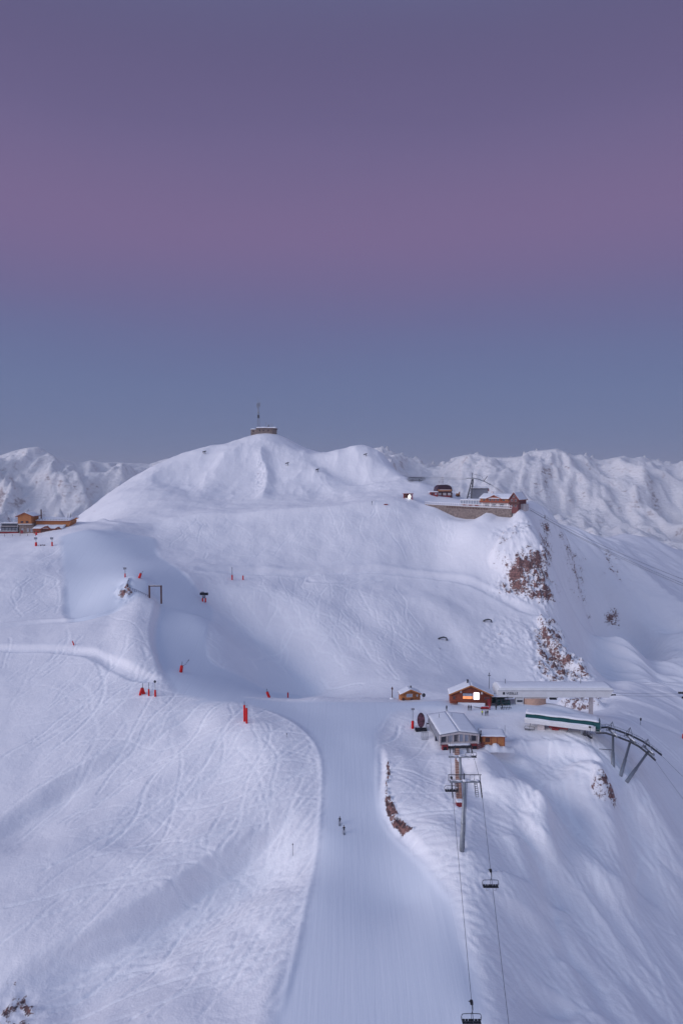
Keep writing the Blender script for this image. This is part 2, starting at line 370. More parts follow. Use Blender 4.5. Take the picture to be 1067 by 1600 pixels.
ROUGHF = gnoise(_c*0.37, _c*0.11, 4)*0.9 + fbm(XX/3, YY/3, 3, 33)
def patch(u, v, ru, rv, s, rough=0.0, tilt=0.0):
    h = hit(u, v); 
    if h is None: return
    hx = hit(u+ru, v) or hit(u-ru, v); 
    d = h[1]*CP + (CAMZ-h[2])*SP
    rx = ru*d/F; a, b = hit(u, v-rv*0.8), hit(u, v+rv*0.8)
    ya_, yb_ = (a[1] if a and a[1] < h[1]+60 else h[1]+rx), (b[1] if b else h[1]-rx)
    cyy = (ya_+yb_)/2; ry = max(abs(ya_-yb_)/1.6, 1.0)
    xs = XX-h[0]-(YY-h[1])*h[0]/h[1]-tilt*(YY-h[1]); ys = YY-cyy
    m = np.exp(-((xs/rx)**2+(ys/ry)**2)**1.7*0.6)*(0.85+0.3*np.clip(ROUGHF,-1,1))
    np.maximum(rock, s*m, out=rock)
    if rough:
        DZ[:] += m*rough*ROUGHF
for a in [(820,905,42,30,1.0,1.6),(842,925,22,18,1.0,1.2),(852,845,11,40,0.80,1.0),(790,850,30,25,0.55,0.6),(820,835,20,25,0.5,0.6),
          (856,1010,24,45,0.95,1.2),(875,1045,32,22,0.9,1.1),(905,1060,22,14,0.75,0.8),(800,990,30,25,0.5,0.4),(770,1000,22,25,0.42,0.3),
          (197,931,13,13,0.95,0.7),(943,1257,22,25,0.95,0.7),(955,964,11,16,1.15,0.7),(30,1568,36,44,1.15,0.3),(40,1570,11,38,1.5,0.3),(14,1588,13,18,1.35,0.3),
          (912,1100,36,16,0.95,0.8),(408,738,9,26,0.6,0.4),(402,760,7,10,0.55,0.3),(955,880,16,26,0.75,0.6),(895,872,22,9,0.7,0.5),(848,1195,18,16,0.72,0.3),
          (112,1097,12,4,0.6,0.2),(692,1015,12,14,0.5,0.2),(320,709,4,3,0.8,0.3),(449,726,3,3,0.8,0.2),(496,736,3,3,0.8,0.2),(229,978,5,4,0.7,0.3),
          (985,1112,4,5,0.8,0.3),(880,845,30,8,0.5,0.3),(148,800,3,6,0.9,0.1),(1040,900,6,8,0.5,0.2),(752,1035,14,16,0.42,0.2),(226,1045,6,6,0.5,0.2)]:
    patch(*a)
G7 = poly_mask([(605,1186),(610,1215),(606,1240),(616,1268),(630,1292),(646,1308),(630,1311),(612,1292),(601,1262),(602,1225)], 0.35)
np.maximum(rock, G7*1.5, out=rock)
DZ += G7*(fbm(XX/1.3, YY/1.3, 3, 61)*0.8+0.1)
rock = np.where(G7 > 0.05, rock*(0.80+0.30*np.clip(fbm(XX/2.5,YY/2.5,2,67),-1,1)), rock)

# --- ski tracks
RS = 0.3; rx0, rx1, ry0, ry1 = -190.0, 210.0, 90.0, 470.0
NX, NY = int((rx1-rx0)/RS), int((ry1-ry0)/RS)
TR = np.zeros((NY, NX), np.float32)
def stamp(xs, ys, s=1.0):
    i = ((xs-rx0)/RS).astype(int); j = ((ys-ry0)/RS).astype(int); m = (i>0)&(i<NX-1)&(j>0)&(j<NY-1)
    TR[j[m], i[m]] = np.maximum(TR[j[m], i[m]], s)
def track(x, y, ang, length, curve, wob, s):
    n = int(length/0.15); t = np.arange(n)*0.15; ph = random.uniform(0, 6.28); lam = random.uniform(14, 34)
    a = ang + curve*t + wob*np.sin(t*6.283/lam+ph); X_ = x+np.cumsum(np.cos(a))*0.15; Y_ = y+np.cumsum(np.sin(a))*0.15
    stamp(X_, Y_, s)
    if random.random() < 0.3: stamp(X_+0.5, Y_+0.35, s*0.8)
def region_tracks(poly, n, ang, spread, ln, wob=0.25, s=1.0):
    us = [p[0] for p in poly]; vs = [p[1] for p in poly]; k = 0
    while k < n:
        u = random.uniform(min(us), max(us)); v = random.uniform(min(vs), max(vs)); ins = False
        for a in range(len(poly)):
            (ua, va), (ub, vb) = poly[a], poly[a-1]
            if (va > v) != (vb > v) and u < (ub-ua)*(v-va)/(vb-va)+ua: ins = not ins
        if not ins: continue
        h = hit(u, v); k += 1
        if h is None: continue
        track(h[0], h[1], math.radians(random.gauss(ang, spread)), random.uniform(*ln), random.gauss(0, 0.016), random.uniform(0, wob), s*(0.18+0.82*random.random()**2.2))
region_tracks([(0,1110),(250,1090),(400,1120),(480,1180),(480,1300),(440,1590),(0,1600)], 300, 38, 21, (20,95), 0.30)
region_tracks([(380,1180),(495,1180),(490,1420),(430,1590),(250,1500)], 110, 55, 14, (10,45), 0.4)
region_tracks([(650,1250),(730,1350),(810,1400),(810,1600),(740,1600),(700,1380)], 60, 150, 38, (5,26), 0.3)
region_tracks([(790,1380),(1067,1330),(1067,1600),(820,1600)], 190, 118, 24, (15,60), 0.35)
region_tracks([(960,1180),(1067,1180),(1067,1350),(980,1300)], 30, 130, 14, (10,40), 0.3)
region_tracks([(245,840),(620,800),(760,830),(700,880),(400,885),(260,875)], 170, 110, 40, (8,40), 0.5, 0.7)
region_tracks([(420,920),(640,940),(700,1060),(520,1080)], 170, 118, 22, (8,45), 0.6, 0.8)
region_tracks([(310,960),(420,980),(480,1070),(330,1050)], 70, 120, 25, (6,30), 0.6, 0.8)
region_tracks([(0,860),(100,860),(110,960),(0,990)], 70, 90, 35, (6,30), 0.5, 0.7)
region_tracks([(0,1030),(120,1030),(230,1080),(0,1120)], 50, 50, 30, (6,30), 0.4, 0.7)
region_tracks([(880,860),(1067,900),(1067,1080),(940,1050)], 40, 125, 12, (15,70), 0.2, 0.5)
def blur(A, sg):
    r = int(sg*3)+1; k = np.exp(-0.5*(np.arange(-r, r+1)/sg)**2); k /= k.sum()
    for ax in (0, 1):
        B = np.zeros_like(A)
        for i, w in zip(range(-r, r+1), k): B += w*np.roll(A, i, axis=ax)
        A = B
    return A
T_n = np.clip(blur(TR, 0.75)*1.9, 0, 1.2); T_w = blur(TR, 2.2)*3.0
gx_ = rx0+(np.arange(NX)+0.5)*RS; gy_ = ry0+(np.arange(NY)+0.5)*RS
inside = (XX > rx0+1)&(XX < rx1-1)&(YY > ry0+1)&(YY < ry1-1)
off = (1-groomed)*(1-np.clip(rock*2, 0, 1))
trk = np.zeros_like(ZZ); trk[inside] = bil(gx_, gy_, T_n, XX[inside], YY[inside])
twd = np.zeros_like(ZZ); twd[inside] = bil(gx_, gy_, T_w, XX[inside], YY[inside])
trk *= off; twd *= off
DZ += 0.22*twd - 0.36*trk
# ruffled, wind-worked small relief (none on the piste)
DZ += (fbm(XX/3.1, YY/4.5, 3, 41)*0.04 + np.clip(fbm(XX/1.5, YY/1.5, 2, 47), 0, 1)*0.05)*(1-groomed*0.95)*sstep(420, 300, YY)
chop = np.clip(G7, 0, 0)
ZZ = ZZ + DZ

# --- terrace behind the long retaining wall
WL, WR = np.array([at(664,787,437)[0], 437.0]), np.array([at(799,794,405)[0], 405.0])
WTOPL, WTOPR = at(664,787.5,437)[2], at(799,794.5,405)[2]
wd = (WR-WL)/np.linalg.norm(WR-WL); wn = np.array([-wd[1], wd[0]]); wlen = float(np.linalg.norm(WR-WL))   # wn points behind the wall
ta = (XX-WL[0])*wd[0]+(YY-WL[1])*wd[1]; tb = (XX-WL[0])*wn[0]+(YY-WL[1])*wn[1]
top = WTOPL+(WTOPR-WTOPL)*np.clip(ta/wlen, 0, 1) - 0.5
ter = sstep(1.3, 2.3, tb)*(1-sstep(26, 44, tb))*sstep(-14, 0, ta)*(1-sstep(wlen+0, wlen+2.0, ta))
ZZ = ZZ*(1-ter) + (top+np.clip(tb-12,0,40)*0.14)*ter
wall_prof = [(664,789),(680,793),(697,801),(712,808),(728,811),(742,811),(752,806),(760,801),(768,802),(778,807),(799,809)]
pb = []
for u, v in wall_prof:
    f = (u-664)/135.0; Yw = 437+(405-437)*f; p = at(u, v, Yw-0.5); pb.append(((p[0]-WL[0])*wd[0]+(p[1]-WL[1])*wd[1], p[2]))
pb = np.array(pb); foot = np.interp(ta, pb[:,0], pb[:,1])
fm = sstep(-16, -2, tb)*(1-sstep(1.0, 1.3, tb))*sstep(-6, 3, ta)*(1-sstep(wlen-1, wlen+5, ta))
ZZ = ZZ*(1-fm) + (foot + np.clip(tb+1, -20, 0)*0.28)*fm
rock *= (1-ter)*(1-fm)

# --- far drop so that the massif stands above its valleys
ZZ -= sstep(640, 1200, YY)*240 + sstep(330, 1000, np.abs(XX))*160
def flatten(x, y, z, rx_, ry_, soft=4.0):
    d = np.maximum(np.abs(XX-x)-rx_, np.abs(YY-y)-ry_); m = 1-sstep(0, soft, d); ZZ[:] = ZZ*(1-m)+z*m
# level pads for the stations on the shoulder
flatten(34, 193, Hz(34, 186)-0.0, 6, 8, 3)

# ------------------------------------------------------------------ snow material
def snow_material():
    m, nt, b = base_mat("snow_ground", 0.62, 0.25); N = nt.nodes; L = nt.links
    def attr(n):
        a = N.new('ShaderNodeAttribute'); a.attribute_name = n; return a.outputs['Fac']
    def math_(op, a, b_=None, clamp=False):
        x = N.new('ShaderNodeMath'); x.operation = op; x.use_clamp = clamp
        for i, v in enumerate((a, b_)):
            if v is None: continue
            if isinstance(v, (int, float)): x.inputs[i].default_value = v
            else: L.new(v, x.inputs[i])
        return x.outputs[0]
    def mixc(f, a, b_):
        x = N.new('ShaderNodeMix'); x.data_type = 'RGBA'; L.new(f, x.inputs[0])
        for i, v in ((6, a), (7, b_)):
            if isinstance(v, tuple): x.inputs[i].default_value = v
            else: L.new(v, x.inputs[i])
        return x.outputs[2]
    big = nz(nt, 0.035, 3); med = nz(nt, 0.4, 5, 0.6); fine = nz(nt, 2.2, 4, 0.6)
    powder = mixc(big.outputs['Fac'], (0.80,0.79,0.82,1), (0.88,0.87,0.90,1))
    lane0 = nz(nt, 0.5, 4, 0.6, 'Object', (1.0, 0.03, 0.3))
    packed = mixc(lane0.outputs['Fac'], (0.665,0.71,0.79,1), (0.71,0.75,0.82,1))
    c = mixc(attr('groomed'), powder, packed)  # packed tone also carries the painted shade of the bowl flank
    c = mixc(math_('MULTIPLY', attr('track'), 0.55, True), c, (0.95,0.95,0.96,1))
    # rock
    r1 = nz(nt, 0.22, 8, 0.68); r2 = nz(nt, 0.75, 7, 0.78, 'Object', (1.0, 0.6, 1.7))
    rk = attr('rock')
    s = math_('ADD', math_('MULTIPLY', r1.outputs['Fac'], 0.40), math_('MULTIPLY', r2.outputs['Fac'], 0.60))
    # threshold sinks as the rock mask grows
    gN = N.new('ShaderNodeNewGeometry'); gS = N.new('ShaderNodeSeparateXYZ'); L.new(gN.outputs['True Normal'], gS.inputs[0])
    steep = math_('MULTIPLY', math_('SUBTRACT', 0.88, gS.outputs['Z'], True), 0.16)
    th = math_('SUBTRACT', math_('SUBTRACT', 0.685, math_('MULTIPLY', rk, 0.188)), steep)
    f = math_('MULTIPLY', math_('SUBTRACT', s, th), 22.0, True)
    f = math_('MULTIPLY', f, math_('GREATER_THAN', rk, 0.12))
    rc = ramp(nt, [(0.30, (0.028,0.022,0.027,1)), (0.44, (0.11,0.068,0.072,1)), (0.54, (0.27,0.13,0.115,1)), (0.66, (0.34,0.22,0.19,1))])
    rn = nz(nt, 1.1, 8, 0.7); L.new(rn.outputs['Fac'], rc.inputs[0])
    c = mixc(f, c, rc.outputs[0]); L.new(c, b.inputs['Base Color'])
    L.new(math_('ADD', math_('MULTIPLY', f, 0.3), 0.6), b.inputs['Roughness'])
    # relief
    wv = N.new('ShaderNodeTexWave'); t = N.new('ShaderNodeTexCoord'); L.new(t.outputs['Object'], wv.inputs['Vector'])
    wv.inputs['Scale'].default_value = 0.062; wv.inputs['Distortion'].default_value = 2.2; wv.wave_profile = 'SAW'; wv.inputs['Detail'].default_value = 1; wv.inputs['Detail Scale'].default_value = 0.3
    lane = nz(nt, 1.4, 3, 0.6, 'Object', (1.0, 0.035, 0.3))
    inv = math_('SUBTRACT', 1.0, attr('groomed'))
    hgt = math_('ADD', math_('MULTIPLY', med.outputs['Fac'], math_('MULTIPLY', inv, 0.45)), math_('MULTIPLY', fine.outputs['Fac'], math_('MULTIPLY', inv, 0.20)))
    hgt = math_('ADD', hgt, math_('MULTIPLY', math_('ADD', math_('MULTIPLY', wv.outputs['Fac'], 0.05), math_('MULTIPLY', lane.outputs['Fac'], 0.10)), attr('groomed')))
    hgt = math_('ADD', hgt, math_('MULTIPLY', math_('MULTIPLY', f, rn.outputs['Fac']), 0.8))
    bp = N.new('ShaderNodeBump'); bp.inputs['Strength'].default_value = 0.55; bp.inputs['Distance'].default_value = 0.9
    L.new(hgt, bp.inputs['Height']); L.new(bp.outputs[0], b.inputs['Normal'])
    return m
M = {}
M['ground'] = snow_material()
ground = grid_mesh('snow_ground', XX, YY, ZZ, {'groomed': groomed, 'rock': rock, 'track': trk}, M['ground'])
tag(ground, 'snow-covered ski mountain with groomed pistes, ski tracks and brown cliffs', None, None, 'structure')

# ------------------------------------------------------------------ far ranges
def far_material():
    m, nt, b = base_mat("far_snow", 0.8, 0.1); N = nt.nodes; L = nt.links
    n = nz(nt, 0.0065, 9, 0.68); n2 = nz(nt, 0.05, 9, 0.72, 'Object', (1,1,2.0))
    g = N.new('ShaderNodeNewGeometry'); sp = N.new('ShaderNodeSeparateXYZ'); L.new(g.outputs['Normal'], sp.inputs[0])
    a = N.new('ShaderNodeMath'); a.operation = 'MULTIPLY_ADD'; L.new(sp.outputs['Z'], a.inputs[0]); a.inputs[1].default_value = -0.50
    L.new(n2.outputs['Fac'], a.inputs[2])
    ad = N.new('ShaderNodeMath'); ad.operation = 'MULTIPLY_ADD'; L.new(n.outputs['Fac'], ad.inputs[0]); ad.inputs[1].default_value = 0.8; L.new(a.outputs[0], ad.inputs[2])
    ca = N.new('ShaderNodeAttribute'); ca.attribute_name = 'crest'; c2 = N.new('ShaderNodeMath'); c2.operation = 'MULTIPLY_ADD'; L.new(ca.outputs['Fac'], c2.inputs[0]); c2.inputs[1].default_value = 0.07; L.new(ad.outputs[0], c2.inputs[2]); ad = c2
    r = ramp(nt, [(0.635, (0.87,0.86,0.885,1)), (0.79, (0.36,0.29,0.30,1))]); L.new(ad.outputs[0], r.inputs[0])
    L.new(r.outputs[0], b.inputs['Base Color'])
    bp = N.new('ShaderNodeBump'); bp.inputs['Strength'].default_value = 0.6; bp.inputs['Distance'].default_value = 30
    L.new(n2.outputs['Fac'], bp.inputs['Height']); L.new(bp.outputs[0], b.inputs['Normal'])
    return m
M['far'] = far_material()
SKY_R = [(480,716),(560,706),(590,699),(605,701),(620,709),(640,716),(655,717),(675,726),(690,722),(705,716),(725,711),(745,709),(762,714),(790,715),(815,713),(822,707),(850,703),(868,701),(884,706),(896,712),(908,709),(925,716),(938,719),(958,715),(975,712),(985,717),(1000,713),(1015,717),(1035,723),(1050,725),(1067,722),(1140,715),(1400,720)]
SKY_L = [(-300,700),(-60,716),(-20,708),(0,712),(20,705),(40,700),(60,698),(72,705),(90,715),(108,719),(125,723),(142,719),(160,723),(185,722),(200,724),(235,724),(262,716),(300,716),(360,725),(480,716)]
def ranges():
    Yr = 3400.0
    sk = SKY_L + SKY_R[1:]
    xs = np.array([at(u, v, Yr)[0] for u, v in sk]); zs = np.array([at(u, v, Yr)[2] for u, v in sk])
    gx = np.arange(-3000, 3300, 8.0); gy = np.concatenate([np.arange(1150, 3500, 8.0), np.arange(3500, 4400, 40.0)])
    X, Y = np.meshgrid(gx, gy)
    zr = np.interp(X/Y*Yr, xs, zs)             # crest height per bearing
    t = (Y-1150)/(Yr-1150)
    low = CAMZ-330+60*fbm(X/900, Y/900, 3, 71)
    jag = sstep(-200, 300, X)
    prof = np.clip(t, 0, 1)**1.25
    z = low + (zr-low)*prof
    warp = fbm(X/700, Y/700, 3, 81)*220
    rd = 0.5*ridged((X+warp)/760, (Y+warp*0.7)/980, 6, 91)+0.5*ridged((X+warp*0.6+(Y-2300)*0.25)/300, (Y+warp)/1100, 6, 93)
    k = np.sin(np.clip(t, 0, 1)*np.pi)**0.8
    amp = np.where(X > 0, 115.0, 135.0)
    z = z + (rd-1.05)*amp*0.75*k + (ridged((X+warp*0.3)/150, (Y-X*0.3)/330, 6, 95)-1.0)*30*np.clip(k+0.12, 0, 1)
    for u0, u1, Y1, am, wdt in ((56,118,2300,95,85),(56,-40,2500,50,90),(868,845,2350,85,75),(868,960,2500,60,80),(745,700,2500,60,70),(975,1010,2400,75,80),(975,930,2700,45,60),(610,640,2400,60,70),(160,190,2600,50,60),(1067,1120,2500,60,80),(800,790,2700,50,60)):
        xa = at(u0,720,Yr)[0]; xb = at(u1,720,Y1)[0]; tt = np.clip((Yr-Y)/(Yr-Y1), 0, 1); xc = xa+(xb-xa)*tt+35*np.sin(tt*7+u0)
        on = (Y <= Yr)*(1-sstep(0.75, 1.0, (Yr-Y)/(Yr-Y1))); wv_ = wdt*(0.5+tt*1.6)
        z = z + am*on*np.exp(-np.abs(X-xc)/wv_)*(0.15+np.sin(np.clip(tt,0,1)*3.14))
    near_crest = np.exp(-((Y-Yr)/150)**2)
    z = z + near_crest*(ridged(X/55, Y/120, 5, 99)-1.0)*(4+24*jag)
    z = np.where(Y > Yr, z-(Y-Yr)*0.55, z)
    # nothing in front of the crest may stand above it as seen from the valley mouth
    lim = CAMZ + (zr-CAMZ)*(Y/Yr) - (Yr-Y)*0.006
    z = np.where(Y < Yr, np.minimum(z, lim+np.minimum(z-lim, 0)*0), z)
    global ZFAR, ZTOP
    ZFAR = min(float(z.min()), CAMZ-520); ZTOP = float(z.max())-CAMZ
    o = grid_mesh('mountains', X, Y, z, {'crest': np.clip(near_crest*1.4,0,1)*(0.35+0.65*jag)}, M['far']); tag(o, 'distant snowy mountain ranges with jagged rocky crests', None, None, 'structure')
ranges()
# ground sheet to the horizon
gx = np.arange(-12000, 12001, 1000.0); X, Y = np.meshgrid(gx, gx)
o = grid_mesh('valley_floor', X, Y, np.full_like(X, CAMZ-420)+40*fbm(X/5000, Y/5000, 2, 3), None, M['far'])
tag(o, 'snowy valley ground reaching to the horizon', None, None, 'structure')
# ------------------------------------------------------------------ mesh builder
class MB:
    def __init__(s): s.v = []; s.f = []; s.mi = []; s.cur = 0; s.sm = []
    def add(s, vs, fs, smooth=False):
        n = len(s.v); s.v += [tuple(p) for p in vs]; s.f += [tuple(n+i for i in f) for f in fs]; s.mi += [s.cur]*len(fs); s.sm += [smooth]*len(fs); return s
    def box(s, x0, x1, y0, y1, z0, z1):
        return s.add([(x0,y0,z0),(x1,y0,z0),(x1,y1,z0),(x0,y1,z0),(x0,y0,z1),(x1,y0,z1),(x1,y1,z1),(x0,y1,z1)],
                     [(0,3,2,1),(4,5,6,7),(0,1,5,4),(1,2,6,5),(2,3,7,6),(3,0,4,7)])
    def prism(s, poly, a, b, ax='y'):       # poly in the two other axes (x,z / y,z / x,y), extruded from a to b
        n = len(poly)
        def P(p, t): return {'y': (p[0], t, p[1]), 'x': (t, p[0], p[1]), 'z': (p[0], p[1], t)}[ax]
        vs = [P(p, a) for p in poly]+[P(p, b) for p in poly]
        return s.add(vs, [tuple(range(n))[::-1], tuple(range(n, 2*n))]+[(i, (i+1)%n, n+(i+1)%n, n+i) for i in range(n)])
    def tube(s, path, r, n=8, r2=None, caps=True, smooth=True):
        path = [Vector(p) for p in path]; m = len(path); vs = []; fs = []; up = None
        for i, p in enumerate(path):
            d = (path[min(i+1,m-1)]-path[max(i-1,0)]).normalized()
            if up is None:
                up = Vector((0,0,1)) if abs(d.z) < 0.9 else Vector((1,0,0))
            a = d.cross(up).normalized(); b = a.cross(d).normalized(); up = b
            rr = r if r2 is None else r+(r2-r)*i/(m-1)
            if isinstance(r, (list, tuple)): rr = r[i]
            for k in range(n):
                t = 2*math.pi*k/n; vs.append(p+a*(math.cos(t)*rr)+b*(math.sin(t)*rr))
        for i in range(m-1):
            for k in range(n): fs.append((i*n+k, i*n+(k+1)%n, (i+1)*n+(k+1)%n, (i+1)*n+k))
        if caps: fs += [tuple(range(n))[::-1], tuple((m-1)*n+k for k in range(n))]
        return s.add(vs, fs, smooth)
    def bar(s, a, b, w, h=None):            # square bar between two points
        h = h or w; a = Vector(a); b = Vector(b); d = (b-a).normalized(); up = Vector((0,0,1)) if abs(d.z) < 0.95 else Vector((0,1,0))
        x = d.cross(up).normalized()*(w/2); z = x.normalized().cross(d)*(h/2)
        vs = [a-x-z, a+x-z, a+x+z, a-x+z, b-x-z, b+x-z, b+x+z, b-x+z]
        return s.add(vs, [(0,3,2,1),(4,5,6,7),(0,1,5,4),(1,2,6,5),(2,3,7,6),(3,0,4,7)])
    def ell(s, c, r, nu=12, nv=8):
        vs = []; fs = []
        for j in range(nv+1):
            ph = math.pi*j/nv
            for i in range(nu):
                t = 2*math.pi*i/nu; vs.append((c[0]+r[0]*math.sin(ph)*math.cos(t), c[1]+r[1]*math.sin(ph)*math.sin(t), c[2]+r[2]*math.cos(ph)))
        for j in range(nv):
            for i in range(nu): fs.append((j*nu+i, (j+1)*nu+i, (j+1)*nu+(i+1)%nu, j*nu+(i+1)%nu))
        return s.add(vs, fs, True)
    def build(s, name, m, parent=None, bevel=0.0):
        me = bpy.data.meshes.new(name); me.from_pydata(s.v, [], s.f); me.update()
        for mm in (m if isinstance(m, list) else [m]): me.materials.append(mm)
        if isinstance(m, list): me.polygons.foreach_set('material_index', s.mi)
        me.polygons.foreach_set('use_smooth', s.sm)
        bm = bmesh.new(); bm.from_mesh(me)
        bmesh.ops.remove_doubles(bm, verts=bm.verts, dist=1e-6); bmesh.ops.recalc_face_normals(bm, faces=bm.faces); bm.to_mesh(me); bm.free()
        o = bpy.data.objects.new(name, me); C.objects.link(o)
        if parent: o.parent = parent
        if bevel:
            md = o.modifiers.new('bevel', 'BEVEL'); md.width = bevel; md.segments = 2; md.limit_method = 'ANGLE'; md.angle_limit = math.radians(40)
        return o
def copy_tree(o, parent=None):
    c = o.copy(); C.objects.link(c); c.parent = parent
    for ch in list(o.children): copy_tree(ch, c)
    return c
def snow_cap(xa, xb, ya, yb, z, th, nx=14, ny=8, parent=None, name='roof_snow', hump=0.12, zf=None, seed=0):
    """a soft uneven blanket of snow; zf(x,y) gives the surface it lies on"""
    rr = random.Random(seed); vs = []; fs = []
    zf = zf or (lambda x, y: z)
    ph = [rr.uniform(0, 6) for _ in range(4)]
    for lay in (0, 1):
        for j in range(ny+1):
            for i in range(nx+1):
                u, v = i/nx, j/ny; x = xa+(xb-xa)*u; y = ya+(yb-ya)*v
                e = min(1, min(u, 1-u)*nx/1.0, min(v, 1-v)*ny/1.0)
                wob = hump*(math.sin(u*9+ph[0])*math.sin(v*5+ph[1])+0.5*math.sin(u*21+ph[2]+v*4))
                x2 = x + (0.0 if 0 < i < nx else hump*0.5*math.sin(v*17+ph[3])*(1 if i else -1)); 
                y2 = y + (0.0 if 0 < j < ny else hump*0.7*math.sin(u*19+ph[2])*(1 if j else -1))
                vs.append((x2, y2, zf(x, y)+(0 if lay == 0 else th*(0.45+0.55*e)*(1+wob))))
    n = (nx+1)*(ny+1)
    for j in range(ny):
        for i in range(nx):
            a = j*(nx+1)+i; fs.append((a+n, a+n+1, a+n+nx+2, a+n+nx+1)); fs.append((a, a+nx+1, a+nx+2, a+1))
    for i in range(nx):
        fs.append((i, i+1, n+i+1, n+i)); b = ny*(nx+1)+i; fs.append((b+1, b, n+b, n+b+1))
    for j in range(ny):
        a = j*(nx+1); fs.append((a+nx+1, a, n+a, n+a+nx+1)); b = a+nx; fs.append((b, b+nx+1, n+b+nx+1, n+b))
    return MB().add(vs, fs, True).build(name, M['roofsnow'], parent)

M['wood'] = mat('orange_timber', (0.43,0.17,0.065), 0.75, 0.35, 2.5, 0.3, stretch=(0.4,0.4,6))
M['wood2'] = mat('red_brown_timber', (0.27,0.07,0.04), 0.75, 0.35, 2.5, 0.3, stretch=(0.4,0.4,6))
M['darkwood'] = mat('dark_timber', (0.09,0.04,0.035), 0.8, 0.3, 2)
M['stone'] = mat('masonry', (0.21,0.165,0.15), 0.9, 0.5, 1.0, 0.8)
M['steel'] = mat('galvanised_steel', (0.27,0.29,0.32), 0.5, 0.18, 2.0, metal=0.55)
M['darksteel'] = mat('dark_steel', (0.055,0.06,0.075), 0.55, 0.3, 2.0, metal=0.3)
M['rubber'] = mat('black_rubber', (0.02,0.02,0.025), 0.8, 0.3, 4)
M['roofsnow'] = mat('roof_snow', (0.76,0.77,0.81), 0.65, 0.04, 0.6, 0.3)
M['white'] = mat('white_panel', (0.72,0.72,0.72), 0.45, 0.06, 0.5)
M['offwhite'] = mat('weathered_render', (0.55,0.50,0.50), 0.8, 0.15, 0.8)
M['grey'] = mat('grey_panel', (0.22,0.23,0.27), 0.6, 0.2, 0.8)
M['green'] = mat('dark_green_metal', (0.012,0.075,0.075), 0.4, 0.25, 0.8)
M['redpad'] = mat('red_foam', (0.62,0.012,0.012), 0.6, 0.18, 2.0)
M['red'] = mat('red_paint', (0.24,0.03,0.035), 0.5, 0.25, 1.0)
M['tan'] = mat('tan_boards', (0.52,0.33,0.25), 0.8, 0.3, 1.6, stretch=(1,1,5))
M['glass'] = mat('window_glass', (0.035,0.04,0.06), 0.12, 0.3, 0.6, spec=0.6)
M['palewin'] = mat('painted_sky_glass', (0.30,0.34,0.42), 0.15, 0.25, 0.7, spec=0.6)  # pale base colour paints the reflected sky into the panes
M['screen'] = mat('lit_white_window', (0.9,0.9,1.0), 0.5, 0.02, 1, emit=(0.92,0.86,1.0), estr=1.7)
M['orangeglow'] = mat('lit_orange_window', (0.9,0.35,0.15), 0.5, 0.35, 0.9, emit=(1.0,0.30,0.10), estr=0.75)
M['black'] = mat('black_fabric', (0.012,0.013,0.022), 0.8, 0.3, 6)
M['navy'] = mat('navy_fabric', (0.03,0.035,0.07), 0.8, 0.3, 6)
M['greycloth'] = mat('grey_fabric', (0.12,0.12,0.16), 0.8, 0.3, 6)
M['yellow'] = mat('yellow_green_jacket', (0.50,0.55,0.06), 0.7, 0.2, 6)
M['redcloth'] = mat('red_jacket', (0.45,0.02,0.03), 0.7, 0.2, 6)
M['skin'] = mat('skin', (0.50,0.29,0.21), 0.6, 0.1, 6)
M['cableM'] = mat('cable_steel', (0.06,0.065,0.08), 0.6, 0.2, 0.5)
M['purple'] = mat('dark_violet_disc', (0.045,0.018,0.035), 0.5, 0.5, 1.2)

def base_at(u, v):
    h = hit(u, v); d = h[1]*CP + (CAMZ-h[2])*SP
    return h, d/F

# ------------------------------------------------------------------ chalets on the shoulder
def window(parent, x, y, z, w, h, glass='glass', frame='wood2', mull=1):
    fr = MB(); t = 0.09
    fr.box(x-w/2, x+w/2, y-0.07, y-0.002, z, z+t).box(x-w/2, x+w/2, y-0.07, y-0.002, z+h-t, z+h)
    fr.box(x-w/2, x-w/2+t, y-0.07, y-0.002, z+t+.001, z+h-t-.001).box(x+w/2-t, x+w/2, y-0.07, y-0.002, z+t+.001, z+h-t-.001)
    for i in range(1, mull+1):
        xm = x-w/2+w*i/(mull+1); fr.box(xm-0.03, xm+0.03, y-0.06, y-0.002, z+t+.002, z+h-t-.002)
    o = fr.build('window', M[frame], parent)
    MB().box(x-w/2+t+.002, x+w/2-t-.002, y-0.03, y-0.006, z+t+.003, z+h-t-.003).build('pane', M[glass], o)
    return o
def gable_house(t, W, D, he, ha, wallm, over=0.7, snow=0.55, seed=1, front_mat=None):
    """gable to the front (-y): front wall at y=0, going back to y=D"""
    walls = MB().prism([(-W/2,-1.5),(W/2,-1.5),(W/2,he),(0,ha),(-W/2,he)], 0, D)
    walls.build('wall', M[wallm], t)
    sl = (ha-he)/(W/2); th = 0.16; e = W/2+over
    rf = MB()
    for s in (-1, 1):
        rf.prism([(0,ha+0.003),(s*e,ha-sl*e+0.003),(s*e,ha-sl*e+th),(0,ha+th)], -over, D+over)
    roof = rf.build('roof', M['darkwood'], t)
    for s in (-1, 1):
        snow_cap(0 if s > 0 else -e, e if s > 0 else 0, -over-0.05, D+over, 0, snow, 10, 10, roof, 'roof_snow', 0.10, lambda x, y: ha+th+0.004-sl*abs(x), seed+s)
    bb = MB()
    for s in (-1, 1): bb.bar((0,-over-0.12,ha+0.02), (s*e,-over-0.12,ha-sl*e+0.02), 0.10, 0.42)
    bb.build('bargeboard', M['wood'], roof)
    # log courses standing a little proud of the front
    lg = MB(); z = 0.2
    while z < ha-0.5:
        hw = W/2 if z < he else W/2*(ha-z)/(ha-he)
        lg.tube([(-hw-0.15 if z < he else -hw+0.2, -0.02, z),(hw+0.15 if z < he else hw-0.2, -0.02, z)], 0.11, 6); z += 0.30
    lg.build('log_front', M[front_mat or wallm], t)
    return roof

